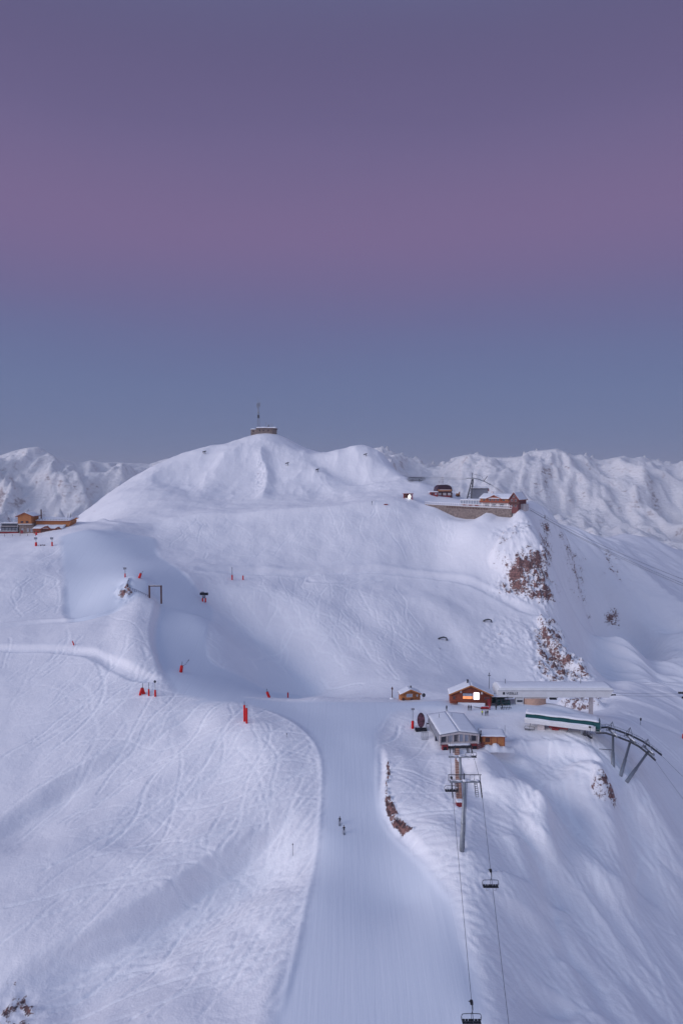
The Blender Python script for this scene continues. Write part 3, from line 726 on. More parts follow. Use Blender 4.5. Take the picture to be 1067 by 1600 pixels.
h, k = base_at(735, 1101)
t = thing('ski_chalet', 'large orange log chalet with a brightly lit window beside the white lift station', 'chalet', h, math.radians(-4))
W = 13.2; roof = gable_house(t, W, 4.6, 3.5, 6.4, 'wood2', 0.6, 0.22, 3, 'wood2')
o = MB().box(-2.7,0.55,-0.32,-0.14,1.9,3.9).build('window', M['darkwood'], t)
MB().box(-2.58,0.45,-0.36,-0.322,2.9,3.8).build('pane', M['palewin'], o)
MB().box(-2.58,0.45,-0.361,-0.321,2.0,2.89).build('pane', M['orangeglow'], o)
o = MB().box(0.62,2.9,-0.34,-0.14,1.7,4.35).build('window', M['wood2'], t, 0.05); o['label'] = 'bright white lit window of the chalet'
MB().prism([(0.95,1.85),(2.6,1.85),(2.75,2.1),(2.75,3.9),(2.55,4.2),(1.05,4.2),(0.85,3.9),(0.85,2.1)], -0.40, -0.341).build('lit_pane', M['screen'], o)
for x in (-5.4, 4.7, 5.6): window(t, x, -0.13, 1.6, 0.8, 1.2)
MB().box(-3.5,-2.95,-0.3,-0.14,3.9,4.6).build('notice_board', M['offwhite'], t); MB().box(3.2,3.8,-0.3,-0.14,3.6,4.3).build('notice_board', M['offwhite'], t)
d = MB(); d.box(-6.5,-4.6,-1.6,-0.13,0.9,1.02)
for i in range(7): d.box(-6.5+i*0.31,-6.44+i*0.31,-1.6,-1.54,0,0.9)
d.box(-6.5,-6.42,-1.6,-1.52,1.02,3.6); d.build('porch', M['wood2'], t)
MB().box(-1.0,-0.5,2.5,3.0,5.6,7.3).box(-1.1,-0.4,2.4,3.1,7.3,7.45).build('chimney', M['darksteel'], roof)
b = MB(); b.box(-4.3,4.6,-0.6,-0.15,-0.5,0.75); b.build('snow_covered_plinth', M['roofsnow'], t, 0.15)
MB().box(5.3,6.3,-0.25,-0.14,0.0,2.1).build('door', M['red'], t)

h, k = base_at(641, 1094)
t = thing('log_cabin', 'small orange log cabin with snowy roof next to a lone dark post', 'cabin', h, math.radians(8))
roof = gable_house(t, 6.6, 3.2, 2.2, 3.6, 'wood', 0.45, 0.2, 8)
window(t, -0.4, -0.13, 1.1, 2.1, 1.15, 'palewin', 'offwhite', 2); window(t, 2.3, -0.13, 1.2, 0.6, 0.7, 'palewin', 'offwhite', 0)
MB().box(-2.9,-2.2,-0.5,-0.14,0,0.9).build('crate', M['darkwood'], t); MB().box(-0.1,0.9,-0.5,-0.14,-0.1,0.6).build('crate', M['darkwood'], t)
MB().box(0.3,0.7,1.5,1.9,3.1,4.4).build('chimney', M['darksteel'], roof)
MB().box(3.35,3.45,0.4,1.4,0,1.9).build('door', M['darkwood'], t)
h, k = base_at(661.5, 1092)
t = thing('satellite_dish', 'small dark round dish on a stand right of the small log cabin', 'dish', h)
m = MB(); m.tube([(0,0,0),(0,0,1.3)], 0.05); m.build('stand', M['darksteel'], t)
m = MB(); m.tube([(0,0.1,1.4),(0,0,1.4),(0.02,-0.12,1.42)], [0.15,0.55,0.7], 14); m.build('dish', M['darksteel'], t)

h, k = base_at(770.5, 1165)
t = thing('storage_hut', 'small orange timber hut with flat snowy roof right of the grey lift station', 'hut', h, math.radians(-3))
m = MB(); m.box(-3.2,3.2,0,5,-1,2.6); m.build('wall', M['wood'], t)
for x in (-3.05, -0.6, 1.0, 3.05): MB().box(x-0.09,x+0.09,-0.07,-0.003,0,2.6).build('post', M['wood2'], t)
MB().box(-2.3,-1.0,-0.05,-0.004,1.0,2.3).build('window', M['darkwood'], t)
r_ = MB(); r_.box(-3.6,3.5,-0.5,5.5,2.605,2.75); r_ = r_.build('roof', M['wood2'], t); snow_cap(-3.6,3.5,-0.5,5.5,2.755,0.22,12,10,r_,'roof_snow',0.1,None,4)
MB().tube([(-3.5,0.2,2.5),(-3.5,0.2,4.0)], 0.13, 8).ell((-3.5,0.2,4.05),(0.24,0.24,0.2)).build('flue', M['darksteel'], t)
MB().tube([(3.6,2.5,0),(3.6,2.5,5.0)], 0.05, 6).build('aerial', M['darksteel'], t)
# ploughed snow heap before the hut
h2, k2 = base_at(771, 1170)
m = MB(); vs = []; fs = []
for j in range(13):
    for i in range(25):
        x = -5.5+11*i/24; y = -2.2+5.0*j/12; e = math.exp(-(x/3.6)**2-((y-0.3)/1.5)**2)
        vs.append((x, y, 1.5*e*(1+0.25*math.sin(x*2.3)+0.15*math.sin(x*5+y*3))-0.25))
for j in range(12):
    for i in range(24): a = j*25+i; fs.append((a, a+1, a+26, a+25))
m.add(vs, fs, True); t2 = m.build('snow_heap', M['roofsnow']); t2.location = h2
tag(t2, 'low ploughed heap of snow in front of the orange hut', 'snow heap')

# ------------------------------------------------------------------ grey drive station (top of the chair lift)
h, k = base_at(715, 1170)
Z0 = h[2]
t = thing('chairlift_station', 'grey chairlift top station with glazed front and long snow-dusted roof', 'lift station', (h[0]+0.4, h[1], Z0), math.radians(5))
prof = [(-4.9,0.4),(-5.5,2.2),(-5.3,3.9),(0,4.7),(5.3,3.9),(5.5,2.2),(4.9,0.4)]
MB().prism(prof, 0.6, 16.0).build('body', M['grey'], t)
m = MB(); m.prism([(-5.75,3.95),(0,4.75),(5.75,3.95),(5.75,4.12),(0,4.95),(-5.75,4.12)], 0.0, 16.6); roof = m.build('roof', M['grey'], t)
for s in (-1, 1):
    snow_cap(0.002 if s > 0 else -5.6, 5.6 if s > 0 else -0.002, 0.15, 16.4, 0, 0.16, 8, 14, roof, 'roof_snow', 0.05, lambda x, y: 4.955-abs(x)*0.144, 12+s)
for x in (-3, 0.8): MB().tube([(x,12,4.7),(x,12,5.9)], 0.06).build('vent_pipe', M['darksteel'], roof)
MB().box(-5.62,-5.35,0.02,0.55,0.9,4.0).box(5.35,5.62,0.02,0.55,0.9,4.0).prism([(-5.3,3.5),(0,4.2),(5.3,3.5),(5.3,3.94),(0,4.72),(-5.3,3.94)], 0.05, 0.55).build('front_frame', M['offwhite'], t)
MB().box(-5.3,5.3,0.2,0.55,1.3,1.75).build('front_sill', M['offwhite'], t)
for i, x in enumerate((-4.35,-2.3,-0.9,0.7,2.2,4.3)):
    w = 1.5 if i in (0,5) else 1.15
    window(t, x, 0.58, 1.8, w, 2.0 if abs(x) > 3 else 2.25, 'palewin' if i in (1,3,4) else 'glass', 'offwhite', 1 if i in (1,2) else 0)
for i, x in enumerate((-3.3,-1.6,0,1.45,3.1)): MB().box(x-0.1,x+0.1,0.30,0.56,1.76,3.9).build('mullion', M['offwhite'], t)
MB().box(-5.0,-3.4,-0.6,0.5,-1.0,1.25).build('side_booth', M['red'], t); MB().box(3.3,5.1,-0.6,0.5,-1.0,1.25).build('side_booth', M['red'], t)
MB().box(-4.7,-3.7,-0.66,-0.605,-0.3,0.9).build('booth_opening', M['black'], t); MB().box(3.6,4.8,-0.66,-0.605,-0.3,0.9).build('booth_opening', M['black'], t)
for x in (-2.6, 2.3): MB().box(x-0.2,x+0.2,0.7,1.2,-3.5,1.2).build('leg', M['steel'], t)
MB().box(-3.2,3.3,0.25,14,0.1,0.38).build('machine_deck', M['darksteel'], t)
m = MB()
for x in (-3.9,-2.6,2.3,3.9):
    m.bar((x,0.4,0.2),(x*1.05,-1.6,-1.6),0.14)
m.bar((-4,-0.9,-0.8),(4,-0.9,-0.8),0.12); m.build('arrival_frame', M['darksteel'], t)
snow_cap(-3.2,3.0,-0.9,0.2,-0.2,0.28,10,4,t,'snow_on_sill',0.2,lambda x,y:1.3,5)

# tan covered walkway running down the snow from that station
pt = [hit(713.5,1173), hit(714.5,1200), hit(716.5,1235), hit(717.5,1255)]
t = thing('timber_walkway', 'narrow tan timber walkway running down the snow below the grey station', 'walkway', pt[0])
o0 = Vector(pt[0]); pp = [Vector(p)-o0 for p in pt]
m = MB()
for a, b in zip(pp[:-1], pp[1:]): m.bar(a+Vector((0,0,0.35)), b+Vector((0,0,0.35)), 1.25, 0.5)
m.build('deck', M['tan'], t)
m = MB(); L_ = (pp[-1]-pp[0]).length
for i in range(26):
    f = i/25*3; q = min(int(f), 2); p = pp[q].lerp(pp[q+1], f-q); m.box(p.x-0.66, p.x+0.66, p.y-0.06, p.y+0.06, p.z+0.62, p.z+0.68)
m.bar(pp[0]+Vector((0.6,0,0.66)),pp[1]+Vector((0.6,0,0.66)),0.06); m.bar(pp[1]+Vector((0.6,0,0.66)),pp[2]+Vector((0.6,0,0.66)),0.06); m.bar(pp[2]+Vector((0.6,0,0.66)),pp[3]+Vector((0.6,0,0.66)),0.06); m.build('tread_edging', M['wood2'], t)
e = pp[-1]; m = MB(); m.box(e.x-0.9, e.x+0.7, e.y-1.6, e.y-0.2, e.z-0.6, e.z+0.95); x_ = m.build('end_box', M['red'], t); x_['label'] = 'brown-red box closing the lower end'
snow_cap(e.x-0.95,e.x+0.75,e.y-1.65,e.y-0.15,0,0.3,6,6,x_,'box_snow',0.1,lambda x,y:e.z+0.955,9)

# red rescue fence between the station and the hut
p0 = Vector(hit(745,1172)); p1 = Vector(hit(757,1168))
t = thing('safety_fence', 'short faded red lattice fence between grey station and orange hut', 'fence', p0)
m = MB(); dlt = p1-p0
for i in range(7): q = dlt*(i/6); m.box(q.x-0.04,q.x+0.04,q.y-0.04,q.y+0.04,q.z-0.3,q.z+1.7)
m.build('post', M['darkwood'], t); m = MB()
for z in (0.4, 0.9, 1.4): m.bar(Vector((0,0,z)), dlt+Vector((0,0,z)), 0.06, 0.22)
m.build('rail', M['red'], t)

# ------------------------------------------------------------------ white long station
zb = at(777,1090,220)[2]
hL = at(777,1090,220)
t = thing('long_lift_station', 'very long white lift station raised on columns with its name in dark letters', 'lift station', (hL[0], hL[1], zb))
Wd = at(953,1091,219.5)[0]-hL[0]
pr = [(0,0),(-0.12,2.3),(0.5,2.9),(3.4,3.25),(7.0,3.1),(7.6,2.3),(7.3,0)]
m = MB(); n = len(pr)
xl = [0.0]*n; xr = [Wd, Wd+1.2, Wd+1.0, Wd+0.9, Wd+0.8, Wd+0.8, Wd]
vs = [(xl[i]+(0.5 if 2 <= i <= 4 else 0), pr[i][0], pr[i][1]) for i in range(n)]+[(xr[i], pr[i][0], pr[i][1]) for i in range(n)]
m.add(vs, [tuple(range(n)), tuple(range(n,2*n))[::-1]]+[(i,(i+1)%n,n+(i+1)%n,n+i) for i in range(n)]); body = m.build('body', M['white'], t, 0.08)
MB().bar((-0.05,-0.2,2.34),(Wd+1.25,-0.2,2.34),0.10,0.10).build('roof_edge', M['grey'], body)
snow_cap(0.7, Wd+0.9, 0.55, 7.1, 0, 0.26, 50, 6, t, 'roof_snow', 0.06, lambda x, y: 2.9+min(1,(y-0.5)/2.9)*0.35-max(0,y-3.4)*0.04, 31)
for x in (3.4, Wd-8.2): MB().tube([(x,4,3.1),(x,4,5.0)], 0.08, 6).build('roof_mast', M['darksteel'], t)
fc = bpy.data.curves.new('station_name', 'FONT'); fc.body = 'VIZELLE'; fc.size = 1.12; fc.extrude = 0.02; fc.align_x = 'LEFT'
fo = bpy.data.objects.new('station_name', fc); C.objects.link(fo); bpy.context.view_layer.update()
dg = bpy.context.evaluated_depsgraph_get(); fm_ = bpy.data.meshes.new_from_object(fo.evaluated_get(dg)); bpy.data.objects.remove(fo)
fw = max(v.co.x for v in fm_.vertices); fm_.materials.clear(); fm_.materials.append(M['black'])
fo = bpy.data.objects.new('station_name', fm_); C.objects.link(fo); fo.parent = t; fo.scale = (3.9/fw, 1, 1); fo.rotation_euler = (math.radians(92),0,0); fo.location = (2.7,-0.13,1.05)
MB().box(1.65,2.3,-0.17,-0.11,1.08,1.85).build('name_emblem', M['black'], t)
m = MB(); gz = lambda x, y: Hz(hL[0]+x, hL[1]+y)-zb
for x in (2.2, 8.2): MB().box(x-0.35,x+0.35,3.0,3.9,gz(x,3.5)-1,0.0).build('column', M['offwhite'], t)
x = Wd-4.8; MB().box(x-0.55,x+0.55,3.0,4.2,gz(x,3.5)-3,0.0).build('column', M['offwhite'], t)
MB().box(6.2,8.6,0.6,2.4,gz(7,1)-0.4,-0.4).build('control_booth', M['white'], t)
MB().box(6.5,8.3,0.5,0.59,gz(7,1)+0.8,-1.0).build('booth_window', M['glass'], t)
# rounded tan hall wall under the deck
m = MB(); q = [(9.0+0.0,1.5),(9.0,0.4)]+[(9.0+7.0*i/10, 0.6-1.2*math.sin(math.pi*i/10)) for i in range(1,10)]+[(16.0,0.6),(16.0,2.2)]
m.prism(q, gz(12,1)-1.0, -0.35, 'z'); m.build('tan_wall', M['tan'], t)
MB().box(8.9,16.4,0.0,3.2,-0.34,-0.1).build('deck_slab', M['offwhite'], t)
m = MB()
for i in range(4):
    x = -0.3+i*1.4; m.bar((x,-0.6,gz(x,-0.6)),(x,-0.6,-0.5),0.14); m.bar((x,1.4,gz(x,1.4)),(x,1.4,-0.5),0.14)
m.bar((-0.5,-0.6,-0.55),(5.4,-0.6,-0.55),0.18); m.bar((-0.5,-0.6,-1.5),(4.2,-0.6,-1.5),0.12); m.bar((-0.5,1.4,-0.55),(5.4,1.4,-0.55),0.18)
m.build('boarding_gate', M['darksteel'], t)
MB().box(1.2,4.3,0.3,2.2,gz(2,1)+0.2,gz(2,1)+1.3).box(-0.4,0.8,0.2,2.0,gz(0,1)+0.2,gz(0,1)+1.9).build('drive_cabinet', M['green'], t)
m = MB(); x = Wd+0.6
for dx in (0, 0.9, 1.8): m.bar((x,1+dx*0.1,0.3),(x+1.6,1+dx*0.1,0.5),0.1); 
for i in range(4): m.tube([(x+0.3+i*0.42,0.9,0.6),(x+0.3+i*0.42,1.1,0.6)], 0.24, 10)
m.build('outlet_sheaves', M['darksteel'], t)
m = MB(); x = Wd-17.5; m.box(x-1.5,x+1.2,2.2,3.4,-0.9,-0.15).box(x-1.3,x+1.0,2.25,3.3,-1.5,-1.2); m.build('hanging_chair_rail', M['darksteel'], t)

# dark lean-to between chalet and white station
h, k = base_at(776, 1103)
t = thing('lift_gate_shelter', 'low dark green open shelter full of lift gates right of the lit chalet', 'shelter', h)
m = MB(); m.box(-3.4,3.6,0,3.2,2.75,2.95); r_ = m.build('roof', M['darksteel'], t); snow_cap(-3.4,3.6,0,3.2,2.955,0.18,10,4,r_,'roof_snow',0.1,None,7)
for x in (-3.2,-0.2,3.3):
    for y in (0.15, 3.0): MB().box(x-0.08,x+0.08,y-0.08,y+0.08,-0.5,2.75).build('post', M['darksteel'], t)
MB().box(-3.0,2.9,2.6,2.8,0.0,2.5).build('back_panel', M['green'], t)
m = MB()
for i in range(6): m.bar((-2.9+i*1.1,0.5,0.0),(-2.9+i*1.1,0.5,1.2),0.1); m.bar((-2.9+i*1.1,0.5,1.1),(-2.3+i*1.1,0.2,1.1),0.08)
m.build('turnstile', M['rubber'], t)

# ------------------------------------------------------------------ green-banded station
A = Vector(at(820,1128,199.5)); B = Vector(at(929,1144.5,192.5)); ang = math.atan2(B.y-A.y, B.x-A.x); Ls = (B-A).length
zs = (A.z+B.z)/2
t = thing('green_lift_station', 'low white lift station with a dark green band and snowy roof at the drop', 'lift station', (A.x, A.y, zs), ang)
pr = [(0.0,0),(-0.25,1.15),(0.35,1.9),(2.2,2.75),(4.2,2.5),(4.9,1.4),(4.6,0)]
m = MB().prism([(0.0,0),(-0.28,1.10),(-0.1,1.45),(0.3,1.45),(0.3,0.0)], -0.2, Ls+0.1, 'x'); m.build('side_panel', M['white'], t, 0.05)
m = MB().prism([(0.31,0.02),(0.31,1.4),(1.0,2.25),(4.2,2.35),(4.7,1.4),(4.6,0)], 0, Ls+1.3, 'x'); m.build('body', M['green'], t)
m = MB().prism([(-0.05,1.46),(1.05,2.27),(1.15,2.35),(0.0,1.56)], 0.2, Ls*0.97, 'x'); m.build('green_band', M['green'], t)
m = MB().prism([(1.05,2.36),(4.4,2.46),(4.4,2.56),(1.0,2.48)], 0.1, Ls+1.2, 'x'); rf = m.build('roof', M['green'], t)
vs = lambda x, y: 2.57
snow_cap(0.0, Ls+1.0, 1.0, 4.4, 0, 0.36, 44, 12, rf, 'roof_snow', 0.16, lambda x, y: min(2.57, 1.47+(y-0.25)*1.25)-0.0, 41)
snow_cap(0.0, Ls*0.98, -0.32, 0.15, 0, 0.22, 44, 3, t, 'ledge_snow', 0.25, lambda x, y: 1.47, 43)
MB().bar((Ls+1.45,-0.1,0.3),(Ls+1.5,4.7,1.0),0.2,0.3).build('end_rim', M['white'], t)
m = MB().prism([(0.6,0.3),(0.6,1.3),(1.2,2.0),(3.9,2.1),(4.3,1.3),(4.3,0.3)], Ls+1.31, Ls+1.36, 'x'); m.build('end_opening', M['black'], t)
ca, sa = math.cos(ang), math.sin(ang)
gl = lambda x, y: Hz(A.x+ca*x-sa*y, A.y+sa*x+ca*y)-zs
MB().box(3.4,5.4,1.4,3.0,gl(4,2)-1.0,-0.003).build('concrete_leg', M['offwhite'], t)
MB().box(15.6,16.1,1.0,2.4,gl(16,2)-1.5,-0.003).build('leg', M['steel'], t); MB().box(16.5,16.9,1.0,2.4,gl(16.7,2)-1.5,-0.003).build('leg', M['darksteel'], t)
MB().bar((13.2,1.8,0),(11.4,1.0,gl(11.4,1)-0.3),0.22).build('brace', M['steel'], t)
m = MB(); m.box(6.6,12.0,2.2,3.4,-1.3,-0.25).box(7.4,9.4,1.9,2.6,-2.1,-1.2); m.build('red_machinery', M['red'], t)

# ------------------------------------------------------------------ sheave trestle on three raking posts
T1p = [(936,1138),(948,1137),(961,1141),(983,1149),(1003,1159),(1016,1168),(1033,1181)]; T2p = [(931,1146),(945,1146),(961,1151),(982,1159),(997,1167),(1011,1178),(1023,1189)]
posts = [((957,1195),(957,1146)),((970,1208),(985,1155)),((981,1218),(1013,1173))]
Yt = lambda u: 192 - (u-930)*0.02
def lin_poly(p, n=5):
    p = [np.array(q) for q in p]; return [a_+(b_-a_)*(i/n) for a_, b_ in zip(p[:-1], p[1:]) for i in range(n)]+[p[-1]]
tr1 = lin_poly([at(u,v,Yt(u)+4.0) for u,v in T1p]); tr2 = lin_poly([at(u,v,Yt(u)) for u,v in T2p])
O = Vector(hit(957,1195)); t = thing('sheave_trestle', 'long curved lift sheave trestle carried on three raking grey posts', 'lift trestle', O)
loc = lambda p: Vector(p)-O
for tr in (tr1, tr2):
    m = MB(); q = [loc(p) for p in tr]
    m.tube(q, 0.15, 6); m.tube([p+Vector((0,1.5,0)) for p in q], 0.12, 6); m.tube([p+Vector((0,0.4,0.9)) for p in q], 0.06, 6)
    for i in range(0, len(q), 2):
        m.bar(q[i], q[i]+Vector((0,1.5,0)), 0.12); m.bar(q[i]+Vector((0,0.4,0)), q[i]+Vector((0,0.4,0.9)), 0.06)
        if i+2 < len(q): m.bar(q[i], q[i+2]+Vector((0,1.5,0)), 0.08)
    m.build('catwalk', M['steel'], t)
    w = MB()
    for i in range(len(q)-1):
        for f in (0.0, 0.5):
            p = q[i].lerp(q[i+1], f)+Vector((0,-0.25,0.25)); w.tube([p, p+Vector((0,-0.15,0))], 0.26, 10)
    w.build('sheave_row', M['darksteel'], t)
    s_ = MB()
    for i in range(1, len(q)-1, 1):
        p = q[i].lerp(q[i+1], 0.3); s_.ell(p+Vector((0,0.8,0.12)), (0.5,0.42,0.16), 8, 5)
    s_.build('settled_snow', M['roofsnow'], t)
for (bu, bv), (tu, tv) in posts:
    b = Vector(hit(bu, bv))-O; tp = loc(at(tu, tv, Yt(tu)+2.0)); dn = (b-tp).normalized()
    m = MB(); m.tube([tp, tp.lerp(b, 0.62), tp.lerp(b, 0.625), b+dn*1.5], [0.33,0.36,0.46,0.5], 14); post = m.build('post', M['steel'], t)
    ar = MB(); ar.bar(tp+Vector((0,-3.2,0.1)), tp+Vector((0,3.2,0.1)), 0.5, 0.5); ar.build('crossarm', M['steel'], post)
    sx = (Vector(tr2[-1])-Vector(tr2[0])).normalized(); sx.z *= 0.3
    ap = tp+Vector((0.6,2.0,2.7)); lf = MB()
    for yy in (-2.2, 2.2): lf.bar(tp+Vector((0,yy,0.3)), ap, 0.14)
    lf.bar(tp+Vector((-1.6,1.2,0.5)), ap, 0.12); lf.bar(tp+Vector((-1.6,1.2,0.5)), tp+Vector((0,2.2,0.3)), 0.12); lf.build('lifting_frame', M['steel'], post)
    sn = MB(); sn.ell(tp+Vector((0,-0.6,0.48)), (0.36,2.4,0.22), 10, 6); sn.build('arm_snow', M['roofsnow'], post)
# a thin service arm on the first post
b = Vector(hit(957,1195))-O; tp = loc(at(957,1146,Yt(957)+2)); p = b.lerp(tp, 0.46)
MB().bar(p, p+Vector((-3.9,0,0.3)), 0.10, 0.16).build('service_arm', M['darksteel'], t)

def cable(name, label, pts_, r=0.035, sag=0.0, n=24, group=None, cat='cable'):
    path = []
    for a, b in zip(pts_[:-1], pts_[1:]):
        a = Vector(a); b = Vector(b)
        for i in range(n): f = i/n; p = a.lerp(b, f); p.z -= sag*4*f*(1-f); path.append(p)
    path.append(Vector(pts_[-1])); o0 = path[0]
    o = MB().tube([p-o0 for p in path], r, 5).build(name, M['cableM']); o.location = o0
    tag(o, label, cat, group); return o
cable('haul_rope', 'steel rope leaving the upper row of trestle sheaves down the slope', [tr1[-1], at(1085,1232,165)], 0.04)
cable('haul_rope', 'steel rope leaving the lower row of trestle sheaves down the slope', [tr2[-1], at(1060,1240,160), at(1085,1272,150)], 0.035)

# ------------------------------------------------------------------ chair-lift line towards the camera
def ropeZ(Y):
    if Y >= 139: return CAMZ-63.6+(Y-139)*(-70.9+63.6+0.6)/(181-139)*1.0
    return CAMZ-63.6-(139-Y)*0.258-0.0009*(139-Y)*(Y-60)*0.6
def ropeX(Y, s):
    # two sides of the line, both drifting left towards the camera
    Ys = [60, 91, 139, 168, 184]; return float(np.interp(Y, Ys, {-1: [15.2,18.4,22.9,27.2,29.9], 1: [20.5,23.3,28.9,32.6,35.0]}[s]))
for s, lb in ((-1,'left-hand haul rope of the chairlift, with a chair at the picture foot'), (1,'right-hand haul rope of the chairlift, nearer the tracked snow')):
    pth = [(ropeX(Y,s), Y, ropeZ(Y)) for Y in (60,70,80,91,100,110,120,130,139,150,160,168,176,184)]
    cable('haul_rope', lb, pth, 0.038, 0, 3, 'ropes of the near chairlift')

def lift_pylon(name, label, X, Y, base, ztop, span, frame=True, tall=True):
    t = thing(name, label, 'lift pylon', base)
    b = Vector((0,0,-1.0)); tp = Vector((X, Y, ztop))-Vector(base); 
    m = MB(); m.tube([b, tp*0.27, tp*0.275+Vector((0,0,0.05)), tp], [0.50,0.47,0.40,0.31] if tall else [0.36,0.34,0.33,0.30], 16); mast = m.build('mast', M['steel'], t)
    if tall: 
        MB().tube([tp*0.40-Vector((0,0,0.08)), tp*0.40+Vector((0,0,0.08))], 0.48, 16).build('flange', M['steel'], mast)
        m = MB()
        for i in range(30):
            p = tp*(0.03+0.94*i/29)+Vector((0.50,0,0)); m.bar(p-Vector((0.0,0.2,0)), p+Vector((0,0.2,0)), 0.05)
        m.bar(tp*0.03+Vector((0.5,-0.2,0)), tp+Vector((0.5,-0.2,0)), 0.04); m.bar(tp*0.03+Vector((0.5,0.2,0)), tp+Vector((0.5,0.2,0)), 0.04); m.build('ladder', M['darksteel'], mast)
    MB().box(tp.x-span, tp.x+span, -0.2+tp.y, 0.2+tp.y, tp.z-0.08, tp.z+0.30).build('crossarm', M['steel'], t)
    MB().ell((tp.x,tp.y,tp.z+0.35),(0.5,0.45,0.28)).build('snow_cap', M['roofsnow'], t)
    snow_cap(tp.x-span+0.2, tp.x+span-0.2, tp.y-0.2, tp.y+0.2, 0, 0.10, 20, 2, t, 'arm_snow', 0.3, lambda x, y: tp.z+0.303, 3)
    for s in (-1, 1):
        X0 = ropeX(Y, s)-base[0]; z0 = ropeZ(Y)-base[2]
        def rp(dy): return Vector((ropeX(Y+dy, s)-base[0], tp.y+dy, ropeZ(Y+dy)-base[2]))
        a = MB(); a.bar(rp(-2.5)+Vector((0,0,-0.55)), rp(2.5)+Vector((0,0,-0.55)), 0.12, 0.25); sh = a.build('sheave_assembly', M['darksteel'], t)
        for i in range(8):
            p = rp(-2.35+4.7*i/7)+Vector((0,0,-0.30)); MB().tube([p-Vector((0.09,0,0)), p+Vector((0.09,0,0))], 0.25, 12).build('sheave', M['rubber'], sh)
        # inspection walkway just inside the sheaves
        wx = Vector((-s*0.95,0,0)); g_ = MB()
        for off in (-0.3, 0.3): g_.bar(rp(-2.3)+wx+Vector((off,0,-0.5)), rp(2.3)+wx+Vector((off,0,-0.5)), 0.07)
        for i in range(9): p = rp(-2.3+4.6*i/8)+wx; g_.bar(p+Vector((-0.3,0,-0.5)), p+Vector((0.3,0,-0.5)), 0.10, 0.05)
        g_.build('walkway', M['darksteel'], t)
        g_ = MB(); g_.bar(rp(-2.3)+wx+Vector((-s*0.3,0,0.4)), rp(2.3)+wx+Vector((-s*0.3,0,0.4)), 0.05)
        for i in range(5): p = rp(-2.3+4.6*i/4)+wx+Vector((-s*0.3,0,0)); g_.bar(p+Vector((0,0,-0.5)), p+Vector((0,0,0.4)), 0.05)
        g_.build('handrail', M['darksteel'], t)
    if frame:
        zz = tp.z+1.55; m = MB(); m.bar((tp.x-span-0.3,tp.y,zz),(tp.x+span+0.35,tp.y,zz),0.12)
        m.bar((tp.x-span-0.2,tp.y,tp.z+0.2),(tp.x-span-0.2,tp.y,zz),0.12); m.bar((tp.x+span+0.1,tp.y,tp.z+0.2),(tp.x+span+0.1,tp.y,zz),0.12)
        m.bar((tp.x-0.1,tp.y,tp.z+0.3),(tp.x-0.1,tp.y,zz+0.25),0.22)
        for f in (-0.6,-0.3,0.35,0.65): m.bar((tp.x+f*span,tp.y,tp.z+0.3),(tp.x+f*span,tp.y,zz),0.05)
        m.build('lifting_frame', M['darksteel'], t)
    return t
b1 = hit(721,1329); tpx = at(725.5,1222,b1[1]+0.6)
lift_pylon('lift_pylon', 'tall tapering grey chairlift pylon with lifting frame, standing nearest the camera', tpx[0], tpx[1], b1, tpx[2], 3.1)
b2 = hit(719,1222); tpx = at(718.5,1183,b2[1]+0.3)
lift_pylon('lift_pylon', 'shorter chairlift pylon with snowy crossarm just below the grey station', tpx[0], tpx[1], b2, tpx[2], 2.9, False, False)

def make_chair(label):
    t = thing('lift_chair', label, 'chairlift chair', (0,0,0), 0, 'chairs of the near chairlift')
    MB().box(-0.20,0.20,-0.28,0.28,-0.22,0.16).tube([(0,0,0.05),(-0.45,0.0,0.15)],0.05,6).build('grip', M['rubber'], t)
    MB().tube([(0,0,-0.1),(0.16,0,-0.5),(0.20,0,-1.1),(0.10,0,-1.55),(0,0,-1.75)], 0.055, 8).build('hanger', M['darksteel'], t)
    fr = [(-1.38,0,-2.75),(-1.45,0,-2.3),(-1.36,0,-1.92),(-1.15,0,-1.76),(0,0,-1.72),(1.15,0,-1.76),(1.36,0,-1.92),(1.45,0,-2.3),(1.38,0,-2.75)]
    MB().tube(smooth_poly(fr,3), 0.05, 8).tube([(0,0,-1.72),(0,0,-2.8)],0.035,6).build('frame', M['darksteel'], t)
    MB().box(-1.36,1.36,-0.50,0.0,-2.92,-2.80).build('seat', M['black'], t, 0.03)
    for i in range(6):
        x = -1.13+i*0.452; MB().box(x-0.20,x+0.20,0.0,0.08,-2.85,-2.55).build('backrest', M['black'], t, 0.04)
    MB().tube([(-1.3,0,-2.25),(-1.25,-0.55,-2.45),(1.25,-0.55,-2.45),(1.3,0,-2.25)], 0.028, 6).tube([(-0.9,-0.55,-2.45),(-0.9,-0.6,-3.25),(-0.5,-0.6,-3.3)],0.022,6).tube([(0.9,-0.55,-2.45),(0.9,-0.6,-3.25),(0.5,-0.6,-3.3)],0.022,6).build('safety_bar', M['darksteel'], t)
    return t
ch = make_chair('empty black lift chair on the left-hand rope at the very foot of the picture')
def put(c, Y, s, label=None, rz=0.0, up=0): c.location = (ropeX(Y,s), Y, ropeZ(Y)-0.05); c.rotation_euler = (0,0,rz); (label and tag(c, label)); return c
put(ch, 94.8, -1, None, math.pi*0)
put(copy_tree(ch), 117.6, 1, 'empty lift chair on the right-hand rope, below the tall pylon')
c3 = put(copy_tree(ch), 142.5, -1, 'lift chair with a snow-covered back, hanging left of the tall pylon head')
snow_cap(-1.36,1.36,-0.1,0.14,0,0.3,10,3,c3,'seat_snow',0.2,lambda x,y:-2.33,2)
put(copy_tree(ch), 171, 1, 'lift chair hanging on the right under the grey station front')
def put_w(c, u, v, Y, label, rz): p = at(u, v, Y); c.location = p; c.rotation_euler = (0,0,rz); tag(c, label, None, 'chairs at the green-banded station'); return c
